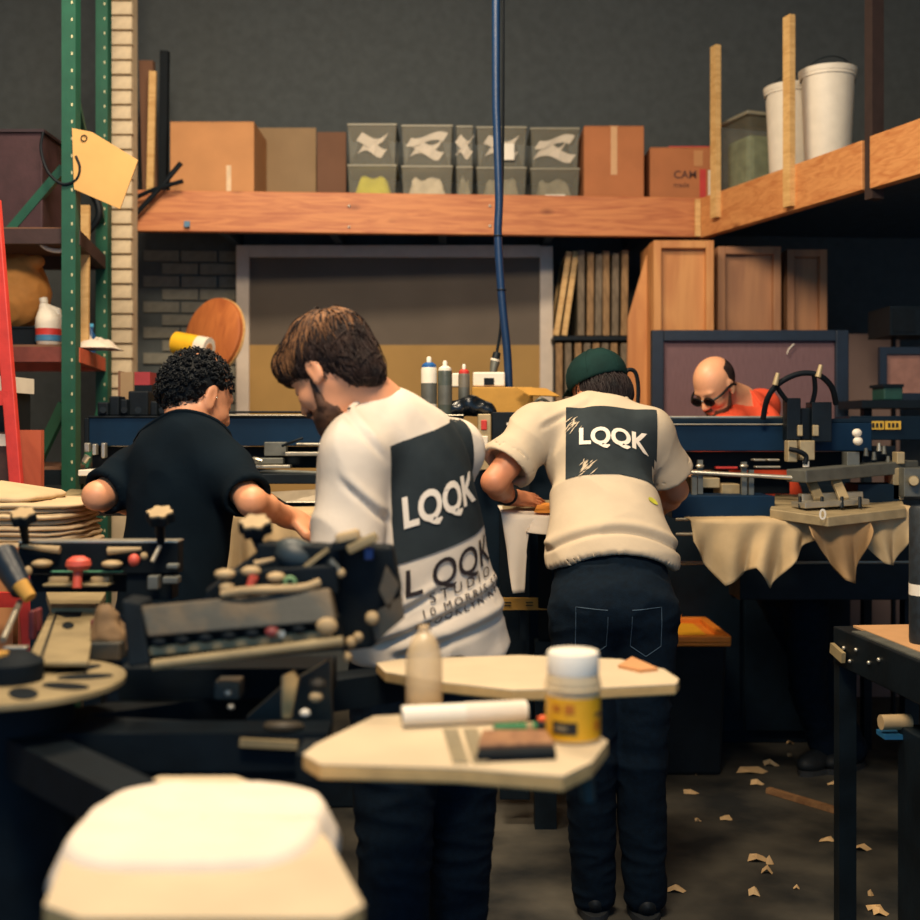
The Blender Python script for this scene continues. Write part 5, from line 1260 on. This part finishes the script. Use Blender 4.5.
# arm plate lying towards the hub
za = 1.10
MB().prism([Pz(46, 592, za), Pz(106, 592, za), Pz(97, 608, za), Pz(51, 608, za)], (0, 0, -.02)).build('arm_plate', KHAKI, mp_, bevel=.002)
MB().prism([Pz(51, 609, za - .01), Pz(97, 609, za - .01), Pz(88, 662, za - .01), Pz(26, 662, za - .01)], (0, 0, -.008)).build('arm_plate', KHAKI, mp_, bevel=.002)
def patch(pts, z, m, name, th=.002):
    return MB().prism([Pz(x, y, z) for x, y in pts], (0, 0, th)).build(name, m, mp_)
patch([(58, 609), (84, 609), (80, 617), (66, 618), (58, 615)], za - .010, STEEL, 'arm_opening_dark'); patch([(68 + 6 * math.cos(t), 626 + 3.2 * math.sin(t)) for t in [i * .5236 for i in range(12)]][::-1], za - .010, STEEL, 'arm_opening_dark'); patch([(56, 612), (58, 612), (42, 660), (39, 660)], za - .010, STEEL, 'arm_slot_dark')  # flat dark patches stand in for the shaded openings of the arm
pp(mp_, 'red_guard', mat('guard_red', (110, 44, 46), .6), (28, 611, 34, 640, 2.28, .02), (34, 609, 39, 632, 2.3, .02), (90, 620, 95, 640, 2.25, .02))
S = SDF(*bounds([P(97, 640, 2.12), P(118, 630, 2.12)], .1), .006); S.cap(P(105, 618, 2.15), P(112, 640, 2.15), .016, .024, .02); S.cap(P(112, 640, 2.15), P(102, 655, 2.14), .024, .02, .02)
V, Q = S.mesh(); V = wrinkle(V, v_normals(V, Q), .012, 30, np.eye(3), 1); np_obj('tape_wad', V, Q, mat('wad_tan', (122, 96, 66), .8, var=.3), mp_)
pp(mp_, 'foam_block', WORN, (90, 643, 120, 661, 2.1, .05))
# hub disc; thin dark patches stand in for the shade inside its slots
zd = 1.07; hc_ = Pz(12, 680, zd)
MB().lathe([(.0, -.012), (.172, -.012), (.18, -.008), (.18, 0), (.0, 0)], hc_, n=56).build('hub_disc', KHAKI, mp_, True, angle=30)
for k in range(10):
    a = k * 2 * math.pi / 10 + .2; d_ = Vector((math.cos(a), math.sin(a), 0)); e_ = Vector((-d_.y, d_.x, 0))
    MB().prism([hc_ + d_ * (.115 + .045 * math.cos(t)) + e_ * (.021 * math.sin(t)) for t in [i * .3491 for i in range(18)]], (0, 0, .0015)).build('disc_slot_dark', STEEL, mp_)
MB().lathe([(.05, 0), (.05, .03), (.03, .045), (.0, .046)], hc_, n=24).build('hub_cap', STEEL, mp_, True); MB().lathe([(.012, .046), (.012, .06), (0, .062)], hc_ + Vector((-.01, -.02, -.01)), n=14).build('hub_bolt', YCD, mp_, True)
MB().lathe([(.10, -.99), (.10, -.02), (.05, -.012)], hc_, n=28).build('column', STEEL, mp_, True)
for a in (.3, 1.87, 3.44, 5.0): MB().bar(Vector((hc_.x, hc_.y, .05)), Vector((hc_.x + .5 * math.cos(a), hc_.y + .5 * math.sin(a), .05)), .07, .1).build('foot', STEEL, mp_)
# big centre clamp
Y = 1.92
q4 = [P(140, 606, Y), P(330, 588, Y), P(336, 621, Y - .03), P(147, 637, Y - .03)]
MB().prism(q4, (0, .05, -.008)).build('clamp_face', WORN, mp_, bevel=.004)
MB().prism([P(121, 600, Y), P(141, 603, Y), P(150, 664, Y - .03), P(128, 668, Y - .03)], (0, .07, 0)).build('clamp_end', STEEL, mp_, bevel=.004)
MB().prism([P(141, 634, Y - .005), P(338, 618, Y - .005), P(344, 650, Y - .005), P(150, 668, Y - .005)], (0, .05, 0)).build('clamp_body', STEEL, mp_)
MB().bar(P(150, 651, Y - .012), P(332, 634, Y - .012), .012, .016).build('clamp_strip', KHAKI, mp_, bevel=.003)
for i in range(8):
    t = (i + .5) / 8; x = 148 + t * 186; y = 643 - t * 17.5; MB().ell(P(x, y, Y - .02), (.0135, .012, .0085), None, 14, 8).build('clamp_foot', STEEL, mp_, True)
MB().cyl(P(153, 665, Y - .045), P(343, 641, Y - .045), .0085, None, 14).build('clamp_rod', KHAKI, mp_, True)
MB().ell(P(272, 632, Y - .035), (.012, .01, .009), None, 12, 8).build('clamp_dial', mat('dial_maroon', (120, 50, 50), .5), mp_, True); MB().cyl(P(279, 634, Y - .04), P(282, 634, Y - .05), .006, None, 10).build('screw', ALU, mp_, True); MB().ell(P(327, 626, Y - .04), (.018, .012, .014), None, 14, 8).build('clamp_dial', BEIGE, mp_, True)
# frame and dials above the centre clamp
MB().bar(P(212, 597, 2.0), P(268, 556, 2.02), .05, .03).build('frame_bar', STEEL, mp_); MB().bar(P(262, 556, 2.02), P(345, 560, 2.0), .07, .05).build('frame_bar', STEEL, mp_, bevel=.004); MB().bar(P(225, 585, 1.98), P(340, 578, 1.97), .06, .05).build('frame_bar', STEEL, mp_, bevel=.004)
knob(255, 523, 2.02, .026, (262, 552, 2.03), 6)
for x, y, rx in ((225, 574, .018), (251, 571, .017), (276, 577, .016), (227, 587, .013)): MB().ell(P(x, y, 1.93), (rx, .014, .0085), None, 16, 10).build('dial', BEIGE, mp_, True)
MB().cyl(P(254, 576, 1.92), P(248, 592, 1.92), .008, .006, 12).build('red_stem', REDK, mp_, True); MB().tube([P(222, 594, 1.92), P(250, 590, 1.91), P(300, 588, 1.92), P(320, 582, 1.93)], .007, 10, 4).build('frame_rail', BEIGE, mp_, True)
MB().torus(P(290, 582, 1.92), (0, 1, .3), .008, .0035, 16, 8).build('green_ring', mat('ring_green', (120, 160, 110), .5), mp_, True)
MB().ell(P(297, 556, 2.0), (.045, .035, .03), Matrix.Rotation(.35, 3, 'Y'), 20, 12).build('spring_housing', mat('housing_blue', (34, 48, 54), .5, var=.3), mp_, True)
MB().bar(P(305, 567, 1.96), P(328, 549, 1.97), .012, .006).build('link_bar', KHAKI, mp_); MB().tube([P(255, 564, 1.96), P(262, 562, 1.96), P(274, 559, 1.96)], .006, 8, 3, .003).build('lock_pin', BEIGE, mp_, True)
# right clamp
Y = 1.98
MB().prism([P(326, 560, Y), P(345, 545, Y), P(392, 548, Y), P(400, 590, Y), P(398, 622, Y), P(372, 648, Y), P(340, 652, Y), P(318, 625, Y)], (0, .07, 0)).build('clamp_body', STEEL, mp_, bevel=.005)
MB().bar(P(336, 540, Y - .02), P(360, 534, Y - .02), .03, .02).build('clamp_pad', BEIGE, mp_, bevel=.006); MB().bar(P(348, 550, Y - .03), P(377, 536, Y - .03), .03, .016).build('clamp_pad', KHAKI, mp_, bevel=.004); MB().bar(P(333, 546, Y - .015), P(372, 540, Y - .015), .05, .012).build('clamp_bar', STEEL, mp_)
pp(mp_, 'blue_clip', mat('clip_blue', (20, 60, 130), .4), (328, 548, 336, 556, Y - .01, .02), (364, 548, 373, 560, Y - .01, .02))
MB().prism([P(386, 566, Y - .02), P(399, 585, Y - .02), P(389, 610, Y - .02), P(379, 590, Y - .02)], (0, .01, 0)).build('side_plate', WORN, mp_); MB().prism([P(370, 616, Y - .02), P(402, 596, Y - .02), P(404, 618, Y - .02), P(376, 642, Y - .02)], (0, .01, 0)).build('side_plate', WORN, mp_)
for x, y, r in ((351, 642, .010), (358, 637, .009), (347, 657, .009), (372, 618, .012), (341, 573, .008)): MB().ell(P(x, y, Y - .03), (r, r, r), None, 12, 8).build('dial', BEIGE, mp_, True)
MB().cyl(P(330, 560, Y - .03), P(341, 573, Y - .03), .006, None, 10).build('screw', GREY, mp_, True)
# lower works
pp(mp_, 'rotor_arm', STEEL, (118, 668, 330, 700, 2.05, .12), (120, 700, 215, 800, 2.1, .2))
MB().bar(hc_ + Vector((.05, 0, -.1)), Vector((P(330, 0, 1.95).x, 1.95, .93)), .08, .07).build('rotor_arm', STEEL, mp_); MB().bar(hc_ + Vector((.05, -.03, -.1)), Pz(330, 745, .97), .08, .06).build('rotor_arm', STEEL, mp_)
MB().bar(hc_ + Vector((.05, .05, -.1)), Pz(470, 672, .97), .07, .06).build('rotor_arm', STEEL, mp_); MB().bar(hc_ + Vector((.04, -.06, -.1)), Vector((P(190, 0, 1.5).x, 1.5, .95)), .07, .06).build('rotor_arm', STEEL, mp_)
pp(mp_, 'block', WORN, (214, 682, 239, 700, 1.95, .05)); pp(mp_, 'paddle', BEIGE, (281, 676, 287, 719, 1.93, .02)); MB().prism([P(284, 676, 1.92), P(293, 672, 1.92), P(298, 680, 1.92), P(291, 718, 1.92), P(283, 718, 1.92)], (0, .02, 0)).build('paddle', EDGE, mp_)
MB().prism([P(246, 718, 1.99), P(278, 690, 1.99), P(330, 660, 1.99), P(332, 728, 1.99), P(262, 735, 1.99)], (0, .03, 0)).build('web_plate', WORN, mp_)
MB().bar(P(243, 738, 1.84), P(300, 741, 1.84), .06, .012).build('step_plate', KHAKI, mp_); MB().torus(P(284, 727, 1.85), (0, .3, 1), .025, .008, 24, 8).build('washer', WORN, mp_, True)
for x, y, r, m in ((305, 713, .009, WHITE), (316, 697, .012, BEIGE), (318, 683, .014, WORN), (300, 742, .012, KHAKI), (97, 743, .011, BEIGE), (228, 693, .006, ALU), (231, 707, .006, ALU)): MB().ell(P(x, y, 1.9), (r, r * .8, r * .8), None, 12, 8).build('bolt', m, mp_, True)
pp(mp_, 'frame_post', WORN, (100, 752, 120, 800, 1.95, .04)); pp(mp_, 'frame_bar', STEEL, (5, 752, 110, 770, 2.0, .05)); pp(mp_, 'frame_plate', mat('plate_dark_green', (34, 48, 44), .6), (16, 759, 44, 768, 1.99, .006))
# pallets
def pallet(outline, z, th, name):
    top = [Pz(x, y, z) for x, y in outline]
    b = MB().prism([p_ - Vector((0, 0, th)) for p_ in top], (0, 0, th - .002)).build(name, EDGE, mp_, bevel=.003)
    MB().prism([p_ - Vector((0, 0, .002)) for p_ in top], (0, 0, .002)).build('pallet_top', BOARD, b)
    return b
ZP = 1.02
pallet([(303, 754), (316, 744), (374, 716), (450, 712), (596, 734), (608, 741), (592, 762), (563, 776), (460, 768), (320, 764)], ZP, .022, 'pallet')
pallet([(376, 663), (400, 659), (520, 655), (620, 659), (664, 669), (679, 679), (676, 684), (600, 688), (512, 690), (440, 682), (385, 672)], ZP, .020, 'pallet')
for x, y in ((330, 760), (470, 676)): MB().box(Pz(x, y, ZP - .04), (.09, .09, .04)).build('pallet_bracket', STEEL, mp_)
MB().tube([Pz(582, 764, ZP - .03), Pz(586, 775, ZP - .06), Pz(588, 800, ZP - .1)], .012, 8, 4).build('pallet_lever', mat('lever_teal', (18, 52, 58), .5), mp_, True)
pallet([(70, 842), (112, 795), (160, 776), (236, 776), (284, 795), (330, 842), (364, 905), (340, 918), (80, 918), (44, 905)], .98, .022, 'pallet')
# white shirt on the nearest pallet
cc = Pz(198, 832, .98)
def fn(u, v):
    r = v; a = u * 6.28318; x = math.cos(a); y = math.sin(a); k = (abs(x) ** 3.2 + abs(y) ** 3.2) ** (-1 / 3.2)
    return Vector((cc.x + .172 * r * k * x, cc.y + .02 + .17 * r * k * y, .981 + .012 - (.05 * max(0, r - .86) / .14 if r > .86 else 0) + .004 * noise.noise(Vector((x * r * 4, y * r * 4, 1)))))
tag(MB().surf(fn, 60, 26, -.002).build('white_t_shirt', TEE, None, True, angle=180), 'white t-shirt stretched over the lowest pallet of the manual press', 't-shirt')

# ------------------------------------------------------------------ things on the pallets
def on(px, py): return Pz(px, py, ZP)
jb = on(573, 739); js = jb.y / FPX
jr = 27 * js
jar = thing('plastic_jar', 'translucent white jar with white lid and yellow label on the pallet', 'jar', jb)
PLW = mat('jar_plastic', (222, 200, 160), .4, var=.06, trans=.25)
MB().lathe([(jr * .9, 0), (jr, .004), (jr, .080), (jr * 1.02, .085), (jr, .090), (jr * .95, .096), (jr * .93, .10)], jb).build('body', PLW, jar, True)
MB().lathe([(jr * .94, .099), (jr * .96, .103), (jr * .96, .127), (jr * .92, .131), (0, .131)], jb).build('lid', mat('jar_lid', (240, 232, 216), .5, var=.04), jar, True, angle=30)
MB().torus(jb + Vector((.0, 0, .079)), (0, 0, 1), jr * 1.0, .003, 28, 6).build('neck_ring', PLW, jar, True)
lb = MB().lathe([(jr * 1.012, .006), (jr * 1.012, .068)], jb).build('label', mat('label_amber', (226, 166, 20), .45, var=.06), jar, True)
def on_label(a0, a1, z0, z1, m, name):
    MB().surf(lambda u, v: jb + Vector((jr * 1.03 * math.sin(a0 + (a1 - a0) * u), -jr * 1.03 * math.cos(a0 + (a1 - a0) * u), z0 + (z1 - z0) * v)), 10, 2, .0005).build(name, m, lb, True)
on_label(-.9, .05, .016, .034, INK, 'label_panel'); on_label(-.75, -.3, .022, .028, KHAKI, 'label_picture')
OR2 = mat('ink_amber', (190, 110, 20), .5)
on_label(-.9, -.55, .048, .058, OR2, 'label_mark'); on_label(-.4, -.05, .046, .060, OR2, 'label_mark'); on_label(.75, 1.1, .02, .034, OR2, 'label_mark'); on_label(.8, 1.15, .04, .046, INKB, 'label_mark')
bb = on(424, 712); bs_ = bb.y / FPX; br = 18.5 * bs_
bt_ = thing('squeeze_bottle', 'clear empty plastic bottle with rounded shoulder beside the paper roll', 'bottle', bb)
CLR = mat('bottle_clear', (232, 204, 160), .2, var=.06, alpha=.6, bump=.05)
MB().lathe([(br * .9, 0), (br, .004), (br, .075), (br * .96, .092), (br * .82, .108), (br * .6, .122), (br * .3, .131), (br * .28, .138)], bb).build('body', CLR, bt_, True)
MB().lathe([(br * .85, .004), (br * .9, .008), (br * .9, .026), (0, .027)], bb).build('residue', mat('residue_tan', (168, 138, 96), .5), bt_, True); MB().lathe([(br * .31, .134), (br * .31, .141), (0, .142)], bb).build('cap', CLR, bt_, True)
pr_ = thing('paper_roll', 'white paper roll lying across the near pallet', 'roll', on(462, 722)); a = on(402, 727) + Vector((0, 0, .0165)); b = on(526, 721) + Vector((0, 0, .0165))
MB().cyl(a, b, .016, None, 24).build('roll', WHITE, pr_, True); MB().cyl(a + (a - b).normalized() * .0005, a - (b - a).normalized() * .001, .009, None, 16).build('core', GREY, pr_, True); MB().cyl(mix(a, b, .5), mix(a, b, .98), .0168, None, 24).build('outer_wrap', TEE, pr_, True)
sq = thing('squeegee', 'brown wooden squeegee block with dark rubber edge', 'squeegee', on(518, 748))
MB().prism([on(478, 756) , on(555, 753), on(546, 740), on(482, 740)], (0, 0, .016)).build('handle', wood('squeegee_wood', (150, 108, 72), (116, 78, 52), .6, 6, (6, 2, 2), False), sq, bevel=.003); MB().prism([on(476, 763), on(556, 760), on(555, 754), on(478, 757)], (0, 0, .012)).build('rubber', STEEL, sq, bevel=.002)
MTL = mat('strap_metal', (150, 138, 110), .4, .4, var=.15)
for x, lab in ((443, 'flat metal strip lying across the pallet next to the paper roll'), (463, 'flat metal strip lying between another strip and the squeegee')):
    tag(MB().prism([on(x, 731), on(x + 15, 731), on(x + 26, 764), on(x + 10, 764)], (0, 0, .004)).build('metal_strip', MTL, None, bevel=.001), lab, 'strip')
pn = thing('marker_pen', 'green marker pen with black cap beside the jar', 'pen', on(520, 729)); a = on(494, 735) + Vector((0, 0, .009)); b = on(536, 733) + Vector((0, 0, .009))
MB().cyl(a, b, .008, None, 14).build('barrel', mat('pen_green', (40, 110, 64), .4), pn, True); MB().cyl(b, b + (b - a) * .2, .0082, None, 14).build('cap', BLK, pn, True); MB().cyl(mix(a, b, .75), mix(a, b, .9), .0083, None, 14).build('band', KHAKI, pn, True)
tag(MB().ell(on(543, 723) + Vector((0, 0, .006)), (.009, .006, .006), None, 10, 8).build('pen_cap', mat('cap_orange', (230, 96, 40), .5), None, True), 'small orange cap touching the yellow labelled jar', 'cap')
tag(MB().prism([Pz(618, 668, ZP), Pz(632, 659.5, ZP), Pz(658, 671, ZP), Pz(640, 673, ZP)], (0, 0, .006)).build('card_scrap', CARD), 'flat brown card scrap on the far pallet behind the jar', 'card')

# ------------------------------------------------------------------ bench with folded shirts
bn = thing('work_bench', 'tan topped bench under the stack of folded shirts', 'bench', P(30, 556, 3.3)); bn.location.z = 0
zb_ = P(40, 557, 3.1).z
MB().box((P(30, 0, 3.3).x - .1, 3.32, zb_ - .02), (.62, .52, .04)).build('top', CARD, bn, bevel=.004)
for dx in (-.36, .16):
    for dy in (-.22, .22): MB().box((P(30, 0, 3.3).x - .05 + dx, 3.32 + dy, (zb_ - .04) / 2), (.05, .05, zb_ - .04)).build('leg', BLKM, bn)
NAT = mat('cloth_folded', (200, 176, 140), .95, var=.06, scale=12, bump=.25, spec=.1)
def folded(cx_, cy_, z, sx, sy, h, seed, label, group, hump=0.0):
    """a folded shirt: soft slab with rounded, wavy edge and a fold line"""
    r = random.Random(seed); mb = MB(); n = 40; m = 6; ph = r.uniform(0, 6)
    rings = [(0, .0), (.92, .0), (1.0, .25), (1.02, .5), (1.0, .78), (.93, 1.0), (.6, 1.0), (0, 1.02)]
    vs = []
    for k, hh in rings:
        for i in range(n):
            t = 2 * math.pi * i / n; x = math.cos(t); y = math.sin(t); q_ = (abs(x) ** 5 + abs(y) ** 5) ** (-1 / 5)
            w_ = 1 + .035 * noise.noise(Vector((x * 2 + seed, y * 2, hh)))
            vs.append(Vector((cx_ + sx / 2 * k * q_ * x * w_, cy_ + sy / 2 * k * q_ * y * w_, z + h * hh + (.3 * h * noise.noise(Vector((x * 3 + seed, y * 3, 2))) if 0 < hh < 1.01 and k > .5 else 0) + hump * hh * max(0, 1 - k))))
    f = []
    for j in range(len(rings) - 1):
        for i in range(n): f.append((j * n + i, j * n + (i + 1) % n, (j + 1) * n + (i + 1) % n, (j + 1) * n + i))
    o = mesh_obj('folded_t_shirt', vs, f, NAT, None, True, 180)
    return tag(o, label, 't-shirt', group)
z = zb_ + .001; cx0 = P(30, 0, 3.1).x - .10; r = random.Random(5)
for i in range(9):
    h = .0155 + r.uniform(-.002, .002)
    folded(cx0 + r.uniform(-.012, .012), 3.3 + r.uniform(-.012, .012), z, .40 + r.uniform(-.015, .01), .36, h * 1.12, 10 + i, 'natural cotton t-shirt folded in the tall stack on the bench', 'folded shirts stacked on the bench'); z += h
folded(cx0 - .06, 3.31, z, .30, .34, .02, 40, 'topmost folded t-shirt rumpled into a mound on the stack', 'folded shirts stacked on the bench', .035)

# ------------------------------------------------------------------ right: table, bin, floor litter
TBK = mat('table_black', (11, 21, 28), .5, .1, spec=.25, var=.4, scale=10, bump=.2)
tb = thing('work_table', 'black steel work table with tan sheet on top', 'table', (1.5, 3.0, 0)); zt_ = .9
c1 = Pz(833, 626, zt_); c2 = Pz(921, 662, zt_); dl = (c2 - c1); dl.z = 0; c3 = c1 + dl * 1.9; rx = Vector((-dl.y, dl.x, 0)).normalized(); rx = rx if rx.x > 0 else -rx
poly = [c1, c3, c3 + rx * .8, c1 + rx * .8]
MB().prism([p_ - Vector((0, 0, .11)) for p_ in poly], (0, 0, .11)).build('top', TBK, tb, bevel=.004)
inn = [c1 + rx * .05 + dl * .05, c3 + rx * .05, c3 + rx * .78, c1 + rx * .78 + dl * .05]; MB().prism(inn, (0, 0, .006)).build('sheet', mat('sheet_tan', (196, 150, 104), .75, var=.06), tb)
MB().prism([c1 + rx * .01 + dl * .2, c3 + rx * .01, c3 + rx * .05, c1 + rx * .05 + dl * .2], (0, 0, .004)).build('edge_strip', GREY, tb)
for a in (c1 + rx * .03 + dl * .03, c3 - dl * .03 + rx * .03, c3 + rx * .77 - dl * .03, c1 + rx * .77 + dl * .03): MB().box((a.x, a.y, (zt_ - .11) / 2), (.05, .05, zt_ - .11)).build('leg', TBK, tb)
cn = mix(c1, c3, .36)
MB().prism([Vector((p_.x, p_.y, .12)) for p_ in (cn + rx * .02, c3 + rx * .02, c3 + rx * .75, cn + rx * .75)], (0, 0, .58)).build('cabinet', TBK, tb, bevel=.004)
for t_, z_ in ((.08, .85), (.16, .86), (.24, .84), (.12, .82), (.3, .86)): MB().ell(mix(c1, c3, t_) + Vector((0, 0, z_ - zt_)) - rx * .002, (.006, .006, .006), None, 8, 6).build('bolt', ALU, tb, True)
MB().bar(mix(c1, c3, .02) - rx * .012 + Vector((0, 0, -.06)), mix(c1, c3, .1) - rx * .012 + Vector((0, 0, -.075)), .012, .03).build('corner_plate', KHAKI, tb)
MB().cyl(mix(c1, c3, .37) - rx * .03 + Vector((0, 0, -.19)), mix(c1, c3, .37) + rx * .05 + Vector((0, 0, -.19)), .02, None, 16).build('crank_knob', BEIGE, tb, True); MB().box(mix(c1, c3, .36) + Vector((0, 0, -.225)), (.05, .06, .012)).build('blue_strip', mat('strip_blue', (30, 90, 130), .5), tb)
rp = P(918, 0, 3.1); t = thing('banner_roll', 'dark roll with pale scribbled marks standing on the work table', 'roll', (rp.x + .02, 3.1, zt_ + .006))
MB().lathe([(.04, 0), (.042, .01), (.042, .36), (.036, .37), (.03, .36), (.0, .36)], (rp.x + .02, 3.1, zt_ + .006), n=24).build('roll', mat('roll_black', (22, 32, 40), .6, var=.5, scale=60), t, True); MB().lathe([(.0425, .13), (.0425, .16)], (rp.x + .02, 3.1, zt_ + .006), n=24).build('label', WHITE, t, True)
# bin with yellow tray lid
Yb = 4.9
bi = thing('tote_bin', 'black tote bin with orange rimmed yellow lid under the press', 'bin', (P(690, 0, Yb).x, Yb + .2, 0))
zl_ = P(690, 646, Yb).z; bx0, bx1 = P(640, 0, Yb).x, P(727, 0, Yb).x; w_ = bx1 - bx0; cxx = (bx0 + bx1) / 2; dp = .48
def taper(x0, x1, y0, y1, z0, z1, k):
    cx_, cy_ = (x0 + x1) / 2, (y0 + y1) / 2
    v = [Vector((cx_ + (x - cx_) * k, cy_ + (y - cy_) * k, z0)) for x, y in ((x0, y0), (x1, y0), (x1, y1), (x0, y1))] + [Vector((x, y, z1)) for x, y in ((x0, y0), (x1, y0), (x1, y1), (x0, y1))]
    return MB().add(v, [(3, 2, 1, 0), (4, 5, 6, 7), (0, 1, 5, 4), (1, 2, 6, 5), (2, 3, 7, 6), (3, 0, 4, 7)])
taper(bx0, bx1, Yb, Yb + dp, 0, zl_, .9).build('tub', BLK, bi, bevel=.015)
ORG = mat('lid_orange', (226, 132, 40), .5, var=.08); YLD = mat('lid_yellow', (236, 170, 36), .5, var=.08)
MB().box((cxx, Yb + dp / 2, zl_ + .01), (w_ + .03, dp + .03, .02)).build('lid', ORG, bi, bevel=.006); MB().box((cxx - .02, Yb + dp / 2, zl_ + .022), (w_ - .08, dp - .1, .006)).build('lid_panel', YLD, bi)
for a, b_, c_, d_ in ((cxx, Yb, w_ + .03, .035), (cxx, Yb + dp, w_ + .03, .035), (bx0, Yb + dp / 2, .035, dp), (bx1, Yb + dp / 2, .035, dp)): MB().box((a, b_, zl_ + .03), (c_, d_, .03)).build('lid_rim', ORG, bi, bevel=.006)
MB().cyl((cxx, Yb + dp + .005, zl_ + .05), (cxx + .08, Yb + dp + .005, zl_ + .05), .012).build('lid_clip', ORG, bi, True)
# scraps on the floor
PAP = mat('scrap_paper', (214, 178, 128), .85, var=.12)
r = random.Random(11)
spots = [(836, 735, 34, 9), (790, 744, 9, 4), (812, 763, 14, 3), (757, 650, 12, 5), (760, 642, 11, 5), (695, 750, 13, 8), (752, 772, 30, 5), (770, 766, 16, 4), (712, 770, 14, 5), (700, 767, 10, 4), (694, 775, 6, 3), (716, 761, 8, 3), (757, 785, 12, 6), (835, 785, 14, 7), (666, 757, 9, 5), (672, 764, 6, 4), (730, 740, 7, 3), (790, 757, 5, 2)]
spots += [(r.uniform(655, 880), r.uniform(792, 915), r.uniform(6, 22), r.uniform(3, 7)) for _ in range(14)]
for i, (x, y, wpx, hpx) in enumerate(spots):
    c = Pz(x, y, .0); sx = wpx * c.y / FPX; sy = sx * r.uniform(.35, .7); a = r.uniform(-.5, .5); n = 7
    pts = [c + Vector((sx / 2 * math.cos(t) * (1 + .3 * r.uniform(-1, 1)), sy / 2 * math.sin(t) * (1 + .3 * r.uniform(-1, 1)), 0)) for t in [6.2832 * k / n for k in range(n)]]
    mb = MB(); h_ = .012 + .02 * r.random()
    top = c + Vector((0, 0, h_)); base = [p_ + Vector((0, 0, .002 + .02 * r.random() * (k % 2))) for k, p_ in enumerate(pts)]
    mb.add(base + [top], [(k, (k + 1) % n, n) for k in range(n)] + [tuple(range(n - 1, -1, -1))])
    tag(mb.build('paper_scrap', PAP), 'longest torn scrap of tan paper on the dark floor' if i == 0 else 'small crumpled scrap of tan paper lying on the dark floor', 'scrap', None if i == 0 else 'paper scraps on the floor')
tag(MB().bar(Pz(768, 790, .012), Pz(842, 812, .012), .03, .02).build('wood_stick', wood('stick_wood', (150, 112, 74), (120, 84, 54), .7, 6, (3, 3, 3), False)), 'thin wooden stick lying among the floor scraps', 'stick')
